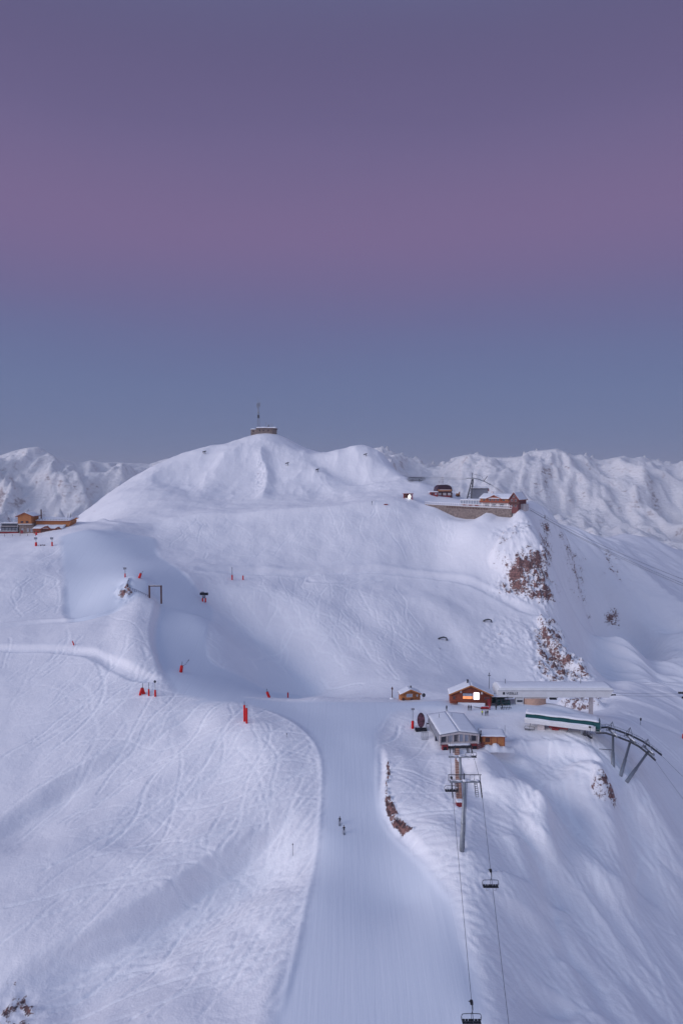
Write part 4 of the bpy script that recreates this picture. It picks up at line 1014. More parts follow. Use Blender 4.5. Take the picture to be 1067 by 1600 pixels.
put_w(copy_tree(ch), 827, 1126, 200, 'lift chair parked below the left end of the green-banded station', ang)
put_w(copy_tree(ch), 921, 1136, 192, 'lift chair under the right end of the green-banded station', ang+math.radians(-60))

# gondola-like carriers and ropes leaving the white station to the right
ra = at(958,1083,222); rb = at(1095,1084,232)
cable('lift_rope', 'upper rope running right from the long white station', [ra, rb], 0.035, 0.1); 
ra2 = at(957,1086.5,220); rb2 = at(1095,1089,229); cable('lift_rope', 'lower rope running right from the long white station', [ra2, rb2], 0.035, 0.1)
p = at(1064,1083.5,229.7)
t = thing('lift_tower', 'dark lift tower head cut by the right edge of the picture', 'lift tower', (p[0], p[1], p[2]))
m = MB(); m.bar((-1.1,0,0.1),(4,0,0.1),0.28,0.3); m.bar((-1.2,-2.5,-0.75),(4,-2.5,-0.75),0.28,0.3); m.bar((0.4,0,0),(0.4,-2.5,-0.75),0.2); m.build('beam', M['darksteel'], t)
m = MB()
for i in range(6): m.tube([(-0.9+i*0.55,-0.15,0.35),(-0.9+i*0.55,0.05,0.35)],0.26,10); m.tube([(-0.9+i*0.55,-2.65,-0.45),(-0.9+i*0.55,-2.45,-0.45)],0.26,10)
m.build('sheave_row', M['rubber'], t)
gzz = Hz(p[0]+2.4, p[1]-1.2)-p[2]; MB().tube([(2.4,-1.2,gzz-1),(2.4,-1.2,-0.3)], 0.4, 12, 0.3).build('mast', M['steel'], t)
M['darkwood2'] = mat('purple_brown_timber', (0.17,0.06,0.06), 0.8, 0.3, 2)
# ------------------------------------------------------------------ retaining wall and hilltop restaurant
rz = math.atan2(wd[1], wd[0])
t = thing('retaining_wall', 'long curved-foot stone retaining wall under the hilltop restaurant', 'retaining wall', (WL[0], WL[1], WTOPL), rz)
n = 28; slope = (WTOPR-WTOPL)/wlen
vs = []; fs = []
for i in range(n+1):
    s = wlen*i/n; zt = slope*s; zb_ = float(np.interp(s, pb[:,0], pb[:,1]))-WTOPL-2.5
    zb_ = min(zb_, zt-0.6)
    vs += [(s,-0.45,zb_),(s,0,zt-0.15),(s,3.2,zt-0.15),(s,3.2,zb_)]
for i in range(n):
    a = i*4; fs += [(a,a+4,a+5,a+1),(a+1,a+5,a+6,a+2),(a+2,a+6,a+7,a+3),(a+3,a+7,a+4,a)]
fs += [(0,1,2,3),(n*4+3,n*4+2,n*4+1,n*4)]
MB().add(vs, fs).build('masonry', M['stone'], t)
MB().bar((0,1.4,0),(wlen,1.4,slope*wlen),3.2,0.28).build('coping', M['roofsnow'], t)
m = MB()
for i in range(45): s = wlen*i/44; m.box(s-0.12,s+0.12,0.02,0.24,slope*s+0.141,slope*s+1.35)
m.build('railing_post', M['offwhite'], t)['kind'] = 'stuff'
MB().bar((0,0.12,1.45),(wlen,0.12,slope*wlen+1.45),0.26,0.26).build('handrail', M['roofsnow'], t)
m = MB()
for i in range(16): s = 15+i*1.75; m.box(s,s+0.9,-0.33,-0.25,slope*s-1.5,slope*s-0.7)
m.build('drain_opening', M['darkwood'], t)['kind'] = 'stuff'

def wall_frame(u, back):     # point on the terrace at picture column u, `back` metres behind the wall
    f = (u-664)/135.0; r = ray(u, 790); best = None
    for s in np.arange(-5, wlen+12, 0.1):
        p = WL+wd*s+wn*back; 
        e = abs(p[0]/p[1]-r[0]/r[1])
        if best is None or e < best[0]: best = (e, p, s)
    return best[1], best[2]
pR, sR = wall_frame(751, 1.5); pE, sE = wall_frame(797, 1.5)
zt = WTOPL+slope*sR-0.3; k = 0.385
t = thing('restaurant', 'hilltop restaurant with orange timber band, white ground floor and central gable', 'restaurant', (pR[0], pR[1], zt), rz)
Wr = sE-sR; D = 13
MB().box(0,Wr,0,D,-2,3.1).build('ground_floor', M['offwhite'], t)
MB().box(-0.3,Wr,-0.4,D,3.11,5.6).build('upper_floor', M['wood'], t)
MB().box(-0.4,Wr-0.05,-1.3,-0.41,3.0,3.2).box(-0.4,Wr-0.05,-1.35,-1.25,3.21,4.1).build('balcony', M['wood2'], t)
cx0, cw = Wr*0.47, 4.6
MB().prism([(cx0-cw,3.3),(cx0+cw,3.3),(cx0+cw,5.0),(cx0,7.2),(cx0-cw,5.0)], -0.9, -0.42).build('gable_front', M['wood2'], t)
rf = MB(); rf.prism([(-1.2,5.3),(D/2,8.0),(D+1,5.3),(D+1,5.5),(D/2,8.25),(-1.2,5.5)], -0.8, Wr+0.2, 'x'); rf = rf.build('roof', M['darkwood'], t)
for a, b in ((-1.3, D/2), (D/2, D+1)):
    snow_cap(-0.9, Wr+0.2, a, b, 0, 0.5, 24, 7, rf, 'roof_snow', 0.12, lambda x, y: 8.26-abs(y-D/2)*2.75/7.6, int(a)+60)
for s in (-1, 1):
    g = MB(); g.prism([(cx0,7.25),(cx0+s*(cw+0.8),4.95),(cx0+s*(cw+0.8),5.25),(cx0,7.6)], -1.6, D*0.35); g = g.build('gable_roof', M['wood2'], rf)
    snow_cap(min(cx0,cx0+s*(cw+0.8)), max(cx0,cx0+s*(cw+0.8)), -1.3, D*0.33, 0, 0.3, 6, 6, g, 'gable_snow', 0.1, lambda x, y: 7.6-abs(x-cx0)*0.44, 77+s)
for i in range(5):
    x = 1.6+i*(Wr-3.0)/5+0.6
    if abs(x-cx0) > cw: window(t, x, -0.41, 3.7, 1.5, 1.3, 'glass', 'offwhite', 1)
for x in (cx0-2.4, cx0, cx0+2.4): window(t, x, -0.91, 3.9, 1.3, 1.7, 'glass', 'offwhite', 1)
for x in (Wr*0.2, Wr*0.45, Wr*0.72): window(t, x, -0.005, 0.7, 2.6, 1.6, 'glass', 'white', 3)
for x in (0.8, Wr*0.33, Wr*0.58, Wr*0.9): MB().box(x-0.3,x+0.3,-0.12,-0.004,0,3.0).build('pillar', M['white'], t)
MB().box(4,5.2,6,7.2,7.6,9.6).build('chimney', M['offwhite'], rf)
# cross wing at the right-hand end
m = MB(); m.prism([(Wr+0.01,-3),(Wr+5.2,-3),(Wr+5.2,5.6),(Wr+2.6,9.0),(Wr+0.01,5.6)], -1.4, D); m.build('end_wing', M['darkwood2'], t)
for s in (-1, 1):
    e = MB(); e.prism([(Wr+2.6,9.05),(Wr+2.6+s*3.5,4.5),(Wr+2.6+s*3.5,4.8),(Wr+2.6,9.4)], -2.2, D+0.5); e = e.build('wing_roof', M['wood2'], rf)
    snow_cap(min(Wr+2.6,Wr+2.6+s*3.4), max(Wr+2.6,Wr+2.6+s*3.4), -1.7, D, 0, 0.28, 6, 8, e, 'wing_snow', 0.1, lambda x, y: 9.4-abs(x-Wr-2.6)*1.31, 88+s)
MB().box(Wr-0.2,Wr+6.4,-2.4,-1.41,2.5,2.8).box(Wr-0.2,Wr+6.4,-2.45,-2.35,2.81,3.7).build('wing_balcony', M['darkwood'], t)
for x, z in ((Wr+1.5,3.9),(Wr+3.7,3.9),(Wr+1.5,0.7),(Wr+3.7,0.7),(Wr+2.6,6.3)): window(t, x, -1.405, z, 1.0, 1.4, 'glass', 'offwhite', 0)
MB().box(Wr+5.21,Wr+8.0,3,9,-4,2.4).build('side_annex', M['offwhite'], t)
# glazed terrace annex on the left
pA, sA = wall_frame(719, 3.0)
t = thing('glazed_terrace', 'low glazed terrace wing with a flat snowy roof left of the hilltop restaurant', 'terrace', (pA[0], pA[1], WTOPL+slope*sA-0.3), rz)
Wa = sR-sA-0.4
MB().box(0,Wa,0,9,-1,1.3).build('base_wall', M['offwhite'], t); MB().box(0.1,Wa-0.1,0.12,8.9,1.31,3.6).build('glazing', M['palewin'], t)
for i in range(9): x = Wa*i/8; MB().box(max(x-0.12,0),min(x+0.12,Wa),-0.02,0.11,1.31,3.6).build('mullion', M['white'], t)
for i in range(3): MB().box(1.5+i*4.0,3.8+i*4.0,-0.08,-0.004,0.1,1.0).build('red_hatch', M['red'], t)
r_ = MB().box(-0.3,Wa+0.2,-0.4,9.2,3.61,3.85).build('roof', M['white'], t); snow_cap(-0.3,Wa+0.2,-0.4,9.2,3.855,0.5,16,8,r_,'roof_snow',0.12,None,51)

def far_thing(name, label, cat, u, v, Y=None, rz=0.0):
    if Y is None: h = hit(u, v)
    else: h = at(u, v, Y)
    d = h[1]*CP+(CAMZ-h[2])*SP
    return thing(name, label, cat, h, rz), d/F, h
# round-roofed gondola station
t, k, h = far_thing('gondola_station', 'small dark round-topped gondola station with red and orange bands', 'lift station', 694, 776, None, 0.1)
MB().prism([(-5.6,-1),(5.6,-1),(5.6,2.9),(-5.6,2.9)], 0, 8).build('lower_hall', M['darkwood'], t)
MB().prism([(-4.8,2.91),(4.8,2.91),(5.5,4.2),(5.0,6.4),(3.6,7.7),(1.8,8.2),(-1.8,8.2),(-3.6,7.7),(-5.0,6.4),(-5.5,4.2)], -0.5, 9).build('round_hall', M['purple'], t)
MB().box(-4.6,4.9,-0.62,-0.51,3.7,5.0).build('orange_band', M['wood'], t); MB().box(-3.6,3.9,-0.72,-0.63,4.5,4.9).build('white_lettering_strip', M['offwhite'], t)
for x in (-3.4, 0.1, 3.4): MB().box(x-1.1,x+1.1,-0.1,-0.004,0.9,2.6).build('opening', M['offwhite' if x else 'grey'], t)
MB().box(-5.0,4.2,-0.35,-0.11,-0.2,0.8).build('red_barrier', M['red'], t)
snow_cap(-3.4,3.4,-0.5,9,8.21,0.35,10,6,t,'roof_snow',0.2,None,61); MB().tube([(0.2,4,8.2),(0.2,4,10.8)],0.08,6).build('aerial', M['darksteel'], t)
t, k, h = far_thing('ticket_hut', 'low dark red ticket hut under a snow drift, left of the round-topped station', 'hut', 678, 775)
MB().box(-2.6,2.6,0,4,-1,2.6).build('wall', M['red'], t); window(t,-1.2,-0.005,0.8,1.2,1.2,'glass','darkwood',0); window(t,1.2,-0.005,0.8,1.4,1.2,'palewin','offwhite',0)
snow_cap(-3.6,2.9,-0.4,4.6,2.605,0.7,12,6,t,'roof_snow',0.12,None,62)
t, k, h = far_thing('snow_groomer', 'small orange machine standing on the upper terrace near the leaning cable tower', 'machine', 715, 776)
MB().box(-1.6,1.6,-0.9,0.9,0.1,0.9).build('track', M['darkwood'], t, 0.2); MB().box(-1.3,0.7,-0.8,0.8,0.91,2.3).build('body', M['wood'], t, 0.15); MB().box(0.8,1.4,-0.7,0.7,0.91,3.4).build('boom', M['wood'], t, 0.1)
# leaning cable tower with curved rail
bt, kt = base_at(733, 777)
t = thing('cable_tower', 'leaning lattice cable tower with a long curved rail beside the restaurant roof', 'cable tower', bt)
P_ = lambda u, v, dy=0.0: Vector(at(u, v, bt[1]+dy))-Vector(bt)
m = MB()
for u0, u1, dy0, dy1 in ((729,737,-1.5,0),(736,738,-1.5,0),(730,737,2.5,1.5),(737,739,2.5,1.5)): m.bar(P_(u0,779,dy0), P_(u1,748.5,dy1), 0.42)
for i in range(6):
    f = i/6; g = (i+1)/6; A0 = P_(729,779,-1.5).lerp(P_(737,748.5,0), f); B1 = P_(736,779,-1.5).lerp(P_(738,748.5,0), g); m.bar(A0, B1, 0.16); m.bar(P_(736,779,-1.5).lerp(P_(738,748.5,0), f), P_(729,779,-1.5).lerp(P_(737,748.5,0), g), 0.16)
m.build('lattice_leg', M['darksteel'], t)
for dy in (-1.4, 1.4): MB().tube([P_(u,v,dy) for u,v in ((728,747.5),(738,747),(748,749),(757,752.5),(766,757.5))], 0.30, 8).build('rail', M['steel'], t)
m = MB()
for u,v in ((730,747.5),(738,747),(744,748.2),(750,750),(757,752.5),(763,756)): m.bar(P_(u,v,-1.7), P_(u,v,1.7), 0.25)
m.build('rail_tie', M['darksteel'], t)
MB().bar(P_(737,748), P_(737.5,738.5), 0.28).bar(P_(736,739.5), P_(752,744), 0.16).bar(P_(752,744), P_(756,751.5), 0.16).build('top_frame', M['darksteel'], t)
MB().bar(P_(755.5,751.5), P_(761.5,743.5), 0.32).build('raised_arm', M['darksteel'], t)
h, k = at(747, 772, 452), 0.42
t = thing('rope_station', 'small station with thick snowy roof between cable tower and restaurant', 'station', h, 0.0)
MB().box(-4.0,6.4,0,7,-3,3.3).build('wall', M['grey'], t); MB().box(-4.6,6.9,-0.3,7.3,3.31,3.75).build('eaves', M['darksteel'], t)
snow_cap(-4.4,6.6,-0.2,7,3.76,1.0,14,6,t,'roof_snow',0.15,None,63); MB().box(6.41,6.95,-0.2,3,1.9,3.3).build('red_end', M['red'], t)
# hanging machinery frame of the far ropeway
h = at(650, 751, 505); gz_ = Hz(h[0], h[1])-h[2]
t = thing('ropeway_gantry', 'dark ropeway gantry of long beams on the slope left of the cable tower', 'ropeway gantry', h)
m = MB()
for z, a, b in ((2.3,-6,6),(1.2,-7.5,6.5),(0.1,-6,6)): m.bar((a,-0.5,z),(b,0.5,z+0.3),0.30); m.bar((a+1,2.5,z-0.2),(b-1,3,z),0.22)
m.build('beam', M['darksteel'], t); m = MB()
for i in range(12): x = -6+i*1.1; m.bar((x,0,0.2),(x+1.1,0.2,2.4),0.15); m.bar((x,-0.3,1.3),(x+0.4,3,1.1),0.12)
m.build('bracing', M['darksteel'], t); m = MB()
m.bar((-3.5,0,0),(-3.5,0,-2.4),0.18); m.bar((3.5,0,0),(3.5,0,-2.4),0.18); m.bar((-3.6,0,-2.4),(3.6,0,-2.4),0.22); m.bar((-4,0.4,-3.2),(2.5,0.4,-2.6),0.22); m.build('hanging_cradle', M['darksteel'], t)
m = MB()
for x in (-2.5, 2.5): m.tube([(x,1.2,gz_-1),(x,1.2,1.2)],0.30,8)
m.build('support_legs', M['steel'], t)
gp = Vector(h)
cable('ropeway_cable', 'upper ropeway cable from the gantry to the leaning cable tower', [gp+Vector((-12,4,4.6)), gp+Vector((-5,0.5,2.7)), Vector(bt)+P_(729,747.3,-1.4)], 0.07)
cable('ropeway_cable', 'lower ropeway cable from the gantry to the leaning cable tower', [gp+Vector((5,0.5,1.4)), Vector(bt)+P_(729,749,1.4)], 0.07)
w0 = Vector(bt)+P_(766,757.5,-1.4); w1 = Vector(bt)+P_(766,757.5,1.4)
for i, (a, e, lb) in enumerate(((w0,(1100,929),'lowest'),(w1,(1100,925),'middle'),(w1+Vector((0,1.2,0.8)),(1100,918),'highest'))):
    cable('ropeway_cable', lb+' of the three cables sweeping down right from the hilltop over the valley side', [a, at(e[0],e[1],300-5*i)], 0.075, 4.0, 40, 'cables crossing the right valley side')
# red shelter with a lamp
t, k, h = far_thing('lit_shelter', 'tiny red open shelter with a bright white lamp at the hill foot', 'shelter', 637, 779)
for x in (-2.6, 2.9): MB().box(x-0.3,x+0.3,-0.3,0.3,-0.8,3.0).build('post', M['red'], t)
MB().box(-3.3,3.5,-0.6,3.2,3.01,3.35).build('roof', M['red'], t); snow_cap(-3.2,3.4,-0.5,3.2,3.355,0.4,8,4,t,'roof_snow',0.1,None,64)
MB().box(-2.2,2.5,2.6,2.8,-0.5,3.0).build('back_wall', M['darkwood'], t)
MB().ell((1.0,-0.5,1.3),(0.75,0.5,1.2)).build('lamp', mat('lamp_light',(0.9,0.9,0.9),0.5,0.01,1,emit=(1.0,1.0,0.97),estr=4.0), t)
t, k, h = far_thing('rescue_sled', 'small dark red sled lying on the terrace lip below the lit shelter', 'sled', 603, 789)
MB().box(-1.3,1.0,-0.5,0.5,0.0,0.6).build('tub', M['red'], t, 0.15); MB().tube([(1.0,-0.3,0.4),(2.0,0,0.7),(1.0,0.3,0.4)],0.05,6).build('handle', M['darksteel'], t)
t, k, h = far_thing('slope_marker', 'short thin post on the lip at the hill foot left of the sled', 'marker', 581, 789)
MB().tube([(0,0,-0.4),(0,0,2.3)],0.10,6).build('pole', M['darksteel'], t); MB().box(-0.25,0.25,-0.12,-0.101,1.6,2.3).build('plate', M['darksteel'], t)

# ------------------------------------------------------------------ summit building and mast
hs = at(414, 676.5, 596); hs = (hs[0], hs[1], min(hs[2], Hz(hs[0], hs[1])+1.5))
t = thing('summit_building', 'low stone building with a snowy roof on the very summit', 'building', hs)
k = 597/F
q = [(-7.4,0),(6.2,0),(8.3,1.2),(9.6,3.5),(9.6,9),(-7.4,9)]
MB().prism(q, -7, 3.6, 'z').build('wall', M['stone'], t); MB().prism([(-12.3,0.6),(-7.41,0.6),(-7.41,8),(-12.3,8)], -6, 3.1, 'z').build('annex', M['stone'], t)
MB().prism([(-7.8,-0.6),(6.6,-0.6),(9.2,0.8),(10.3,3.2),(10.3,9.5),(-7.8,9.5)], 3.61, 4.1, 'z').build('eaves', M['darkwood'], t)
rf_ = snow_cap(-7.6,10.0,-0.3,9.2,4.105,1.2,16,8,t,'roof_snow',0.15,None,71); snow_cap(-12.5,-7.6,0.4,8,3.105,0.9,8,6,t,'annex_snow',0.15,None,72)
for x in (-4.5,-1.2,3.0): window(t, x, -0.005, 1.5, 1.2, 1.3, 'glass', 'darkwood', 0)
window(t, -10, 0.595, 1.0, 1.4, 1.2, 'glass', 'darkwood', 0)
for x, hh in ((0.6,5.5),(2.6,3.6),(5.2,4.6),(6.4,3.4)): MB().tube([(x,4,4.5),(x,4,4.5+hh)],0.16,6).build('aerial', M['grey'], t)
MB().tube([(2.6,3.6,6.4),(2.6,4.0,6.4)],0.9,12).build('dish_aerial', M['grey'], t)
h = at(404, 668, 602)
t = thing('radio_mast', 'tall thin guyed radio mast rising behind the summit building', 'radio mast', h)
m = MB(); Hm = 27.0
c3_ = [(math.cos(a)*1.0, math.sin(a)*1.0) for a in (0.5, 2.6, 4.7)]
wz = lambda z: 1.15-0.55*z/Hm if z < 20 else 0.5
for x, y in c3_: m.bar((x*1.5,y*1.5,-4),(x*0.55,y*0.55,Hm*0.78),0.16)
for i in range(18):
    z0, z1 = i*1.2, (i+1)*1.2; a0, a1 = 1.35-0.8*z0/21, 1.35-0.8*z1/21
    for j in range(3):
        p, q_ = c3_[j], c3_[(j+1)%3]; m.bar((p[0]*a0,p[1]*a0,z0),(q_[0]*a1,q_[1]*a1,z1),0.10)
m.build('lattice', M['grey'], t)
MB().tube([(0,0,Hm*0.7),(0,0,Hm)],0.20,6,0.10).build('top_pole', M['grey'], t)
MB().box(-0.8,0.9,-0.9,-0.3,8.2,11.0).build('panel_aerial', M['darksteel'], t); MB().tube([(0.2,-1.0,13),(0.2,-0.6,13)],0.8,12).build('dish', M['steel'], t); MB().box(-1.3,-0.5,-0.6,0,17.5,21).build('panel_aerial', M['grey'], t); MB().box(0.9,1.5,-0.6,0,18,22).build('panel_aerial', M['grey'], t)

# ------------------------------------------------------------------ lodge at the left
hL_ = hit(41, 833.5); k = (hL_[1]*CP+(CAMZ-hL_[2])*SP)/F
def U(u): return (u-41)*k
def V(v): return (833.5-v)*k*1.02
t = thing('mountain_lodge', 'stone and orange timber lodge with a gabled tower at the left edge', 'lodge', hL_)
MB().box(U(31),U(53),0,9,-2,V(818.5)).build('stone_tower', M['stone'], t)
MB().prism([(U(29.5),V(818.4)),(U(50.5),V(818.4)),(U(50.5),V(807)),(U(40.5),V(802.5)),(U(29.5),V(807))], -0.4, 9).build('timber_upper', M['wood'], t)
rf = MB()
for s in (-1, 1): rf.prism([(U(40.5),V(802.3)),(U(40.5)+s*5.0,V(808.3)),(U(40.5)+s*5.0,V(807.4)),(U(40.5),V(801.4))], -1.2, 9.5)
rf = rf.build('roof', M['wood2'], t)
for s in (-1, 1):
    snow_cap(min(U(40.5),U(40.5)+s*4.9), max(U(40.5),U(40.5)+s*4.9), -0.9, 9.5, 0, 0.25, 6, 8, rf, 'roof_snow', 0.1, lambda x, y: V(801.4)-abs(x-U(40.5))*0.41*1.02, 90+s)
window(t, U(36), -0.41, V(817.5), 1.6, 1.2, 'glass', 'wood2', 1); window(t, U(44), -0.41, V(817.5), 1.6, 1.2, 'glass', 'wood2', 1)
MB().box(U(30.5),U(52),-1.1,-0.41,V(819.6),V(818.6)).build('balcony', M['white'], t)
for u in (36, 44.5, 50): window(t, U(u), -0.005, V(831), 1.0, 1.9, 'palewin', 'offwhite', 0)
MB().box(U(33),U(37),-0.1,-0.004,0,1.8).build('door', M['red'], t)
MB().box(U(58)-0.25,U(58)+0.25,6,6.5,V(812),V(797.5)).build('chimney', M['darkwood'], t)
MB().prism([(U(53.1),V(833)),(U(102),V(831)),(U(108),V(815.5)),(U(106),V(813.6)),(U(53.1),V(815))], 3.0, 12).build('long_wing', M['wood'], t)
r_ = MB().prism([(2.2,V(815.2)),(13,V(811.5)),(13,V(811)),(2.2,V(814.6))], U(53.1), U(107), 'x').build('wing_roof', M['wood2'], t)
snow_cap(U(53.3),U(107),2.3,12.8,0,0.5,30,6,r_,'roof_snow',0.12,lambda x,y: V(814.5)+(y-2.2)*0.115,95)
m = MB(); m.bar((U(55),2.6,V(813)),(U(104),2.6,V(812.4)),0.06,0.1)
for i in range(12): u = 55+i*49/11; m.box(U(u)-0.05,U(u)+0.05,2.55,2.65,V(814.8),V(811.4))
m.build('roof_railing', M['darkwood'], t)
for u in (97, 101): MB().tube([(U(u),9,V(812)),(U(u)+0.2,9,V(804))],0.10,6).build('mast', M['darksteel'], t)
MB().box(U(55),U(92),-1.5,3,-1,V(826)).build('front_wing', M['wood2'], t)
snow_cap(U(54),U(101),-1.7,3.0,0,0.5,26,8,t,'front_roof_snow',0.2,lambda x,y: V(825.8)+(y+1.7)*0.36,96)
for u, w in ((75,9.5),(94,5.5)):
    p = MB(); p.prism([(U(u-w),V(826.5)),(U(u),V(821.8 if w > 7 else 823)),(U(u+w),V(826.5)),(U(u+w),V(827.3)),(U(u),V(822.8 if w > 7 else 824)),(U(u-w),V(827.3))], -3.0, 1.0); p.build('porch_roof', M['wood2'], t)
    MB().box(U(u-w+1.2),U(u+w-1.2),-1.9,-1.51,-0.6,V(827.4)).build('porch_front', M['darkwood'], t)
for u in (57, 62, 88, 91): window(t, U(u), -1.505, 0.8, 0.9, 0.9, 'glass', 'wood', 0)
# open timber deck building at the very edge
t, k, h = far_thing('deck_pavilion', 'dark open-framed terrace pavilion touching the left picture edge', 'pavilion', 14, 833.5)
MB().box(-8,5.6,0,8,-1.5,1.2).build('deck', M['darkwood'], t); MB().box(-8,5.6,-0.12,-0.004,0.2,0.8).build('front_board', M['red'], t)
m = MB()
for i in range(8): m.box(-7.9+i*1.9,-7.7+i*1.9,0.1,0.35,1.2,4.3)
m.build('posts', M['darksteel'], t)['kind'] = 'stuff'
MB().box(-4.5,4.9,1.0,7,1.21,5.6).build('upper_room', M['grey'], t); MB().box(-4.0,4.4,0.9,0.99,3.2,5.2).build('window_band', M['glass'], t)
snow_cap(-5,5.2,0.7,7.2,5.61,0.4,12,6,t,'roof_snow',0.15,None,97); snow_cap(-8,5.6,-0.2,0.9,1.21,0.25,16,3,t,'deck_snow',0.15,None,98)
MB().box(-8,5.6,0.05,0.2,3.9,4.2).build('handrail', M['offwhite'], t)
t, k, h = far_thing('timber_shed', 'small orange gabled shed standing apart right of the lodge', 'shed', 118, 812.5)
MB().prism([(-2.4,-1),(2.6,-1),(2.6,1.0),(-0.6,2.0),(-2.4,1.0)], 0, 4).build('wall', M['wood'], t)
r_ = MB().prism([(-3.0,1.0),(-0.6,2.05),(3.2,1.0),(3.2,1.25),(-0.6,2.35),(-3.0,1.25)], -0.5, 4.4).build('roof', M['wood2'], t)
snow_cap(-0.6,3.1,-0.2,4.4,0,0.2,6,5,r_,'roof_snow',0.1,lambda x,y:2.36-abs(x+0.6)*0.29,99)
# rope fence in front of the lodge
pa = [Vector(hit(u, 838.5-u*0.02)) for u in (-4,8,20,32,44,56)]
t = thing('rope_fence', 'thin dark post-and-rope fence on the snow in front of the lodge', 'fence', pa[0])
for p in pa: q = p-pa[0]; MB().box(q.x-0.07,q.x+0.07,q.y-0.07,q.y+0.07,q.z-0.5,q.z+1.3).build('post', M['darkwood'], t)
m = MB()
for a, b in zip(pa[:-1], pa[1:]):
    for z in (0.6, 1.1): m.bar(a-pa[0]+Vector((0,0,z)), b-pa[0]+Vector((0,0,z)), 0.05)
m.build('rope', M['darkwood'], t)

# ------------------------------------------------------------------ padded poles, signs and snow lances
def pad_post(u, v, hpx, label, padf=0.55, sign=None, lean=0.0, lance=0.0, wpx=4.0, group=None, name='padded_pole'):
    h = hit(u, v); d = h[1]*CP+(CAMZ-h[2])*SP; k = d/F
    t = thing(name, label, {'padded_pole':'padded pole','snow_lance':'snow lance','piste_sign':'piste sign'}[name], h, 0, group)
    Hh = hpx*k*1.05; w = wpx*k/2; t.rotation_euler = (0, lean, 0)
    MB().tube([(0,0,-0.6),(0,0,Hh)], max(0.05, 0.35*k), 8).build('pole', M['darksteel'], t)
    MB().tube([(0,0,-0.05),(0,0,0.12),(0,0,Hh*padf-0.12),(0,0,Hh*padf)], [w*0.85,w,w,w*0.8], 14).build('foam_pad', M['redpad'], t)
    if sign == 'board': MB().box(-2.6*k,2.6*k,-w*0.5-0.12,-w*0.5-0.06,Hh-3.4*k,Hh).build('sign_board', M['grey'], t, 0.03)
    if sign == 'disc': MB().tube([(0,-0.25,Hh-1.5*k),(0,-0.17,Hh-1.5*k)], 2.0*k, 16).build('sign_disc', M['darksteel'], t)
    if lance: MB().tube([(0,0,Hh*padf*0.8),(lance*0.6,0,Hh*0.8),(lance,0,Hh*1.25)], 0.06, 6).tube([(lance*0.9,0,Hh*1.15),(lance,0,Hh*1.25)],0.12,8).build('lance', M['darksteel'], t)
    return t
pad_post(382.2,1127,30,'left of a tight pair of tall red padded poles on the foreground crest',0.82,None,0,0,3.4,'tall red padded poles')
pad_post(385.6,1130,27,'right of a tight pair of tall red padded poles on the foreground crest',0.85,None,0,0,3.4,'tall red padded poles')
pad_post(219,1086,12,'red padded pole leaning right, leftmost of the row of four by the cat track',0.9,None,math.radians(16),0,3.6)
pad_post(223.5,1084,16,'second padded pole of the row of four, with a dark stub on top',0.55,None,0,0,3.6)
pad_post(226,1084,11,'short red pad tilting left against the second pole of the row',0.85,None,math.radians(-16),0,3.2)
pad_post(233,1087,20,'slim padded pole between the leaning pads and the round-signed pole',0.5,None,0,0,2.6)
pad_post(243,1088,24,'padded pole with a round sign, rightmost in the row by the cat track',0.40,'disc',0,0,3.0)
pad_post(283,1050,16,'red padded snow lance with a long raised arm beside the shaded piste',0.62,None,math.radians(8),2.2,5.0,None,'snow_lance')
pad_post(317,940,15,'double-footed dark sign on red pads standing in the upper piste',0.36,'board',math.radians(0),0,2.4,None,'piste_sign')
o = bpy.data.objects[[x.name for x in bpy.data.objects if x.get('label','').startswith('double-footed')][0]]; kk = 0.29
MB().tube([(1.25,0,-0.3),(1.25,0,1.6)],0.36,12).build('foam_pad', M['redpad'], o); MB().box(-1.2,2.6,-0.5,-0.38,3.0,4.2).build('sign_board', M['black'], o, 0.03); MB().tube([(0.62,-0.5,2.4),(0.62,-0.4,2.4)],0.85,16).build('sign_disc', M['grey'], o); MB().tube([(1.25,0,1.6),(1.25,0,3.2)],0.08,8).build('pole', M['darksteel'], o)
pad_post(57,853,13,'red padded sign post with grey board beside the bench before the lodge',0.42,'board',0,0,3.4,None,'piste_sign')
pad_post(82,853,13,'red padded sign post with grey board standing alone right of the bench',0.45,'board',0,0,2.4,None,'piste_sign')
pad_post(57.5,836,5,'tiny red pad close against the lodge steps',0.85,None,0,0,2.6)
pad_post(196,902,15,'grey-topped sign post with a small red pad on the rocky knoll',0.38,'board',0,0,2.0,None,'piste_sign')
pad_post(218,903,9,'red padded snow lance leaning right on the knoll crest',0.8,None,math.radians(20),0.6,4.0,None,'snow_lance')
pad_post(363,906,19,'thin-topped red padded pole left of a pair on the upper road',0.38,None,0,0,2.2)
pad_post(380,906,7,'short red padded pole right of a pair on the upper road',0.9,None,0,0,2.0)
pad_post(116,1008,7,'small faded red stake tilting left above the cat track',0.9,None,math.radians(-18),0,1.8)
pad_post(421,1090,11,'red padded snow lance leaning left on the plateau edge',0.85,None,math.radians(-22),0.3,4.2,None,'snow_lance')
pad_post(450,1090,8,'short upright red padded pole on the plateau edge',0.95,None,0,0,2.2)
pad_post(644.5,1138,31,'tall sign post with a dark board and red pad left of the oval disc',0.36,'board',0,0,4.4,None,'piste_sign')
h, k = base_at(63, 853); t = thing('bench', 'dark low bench beside the padded sign in front of the lodge', 'bench', h)
MB().box(0,2.6,-0.2,0.3,0.45,0.6).build('seat', M['darkwood'], t)
for x in (0.3, 2.1): MB().box(x,x+0.15,-0.15,0.25,-0.3,0.448).build('leg', M['darkwood'], t)
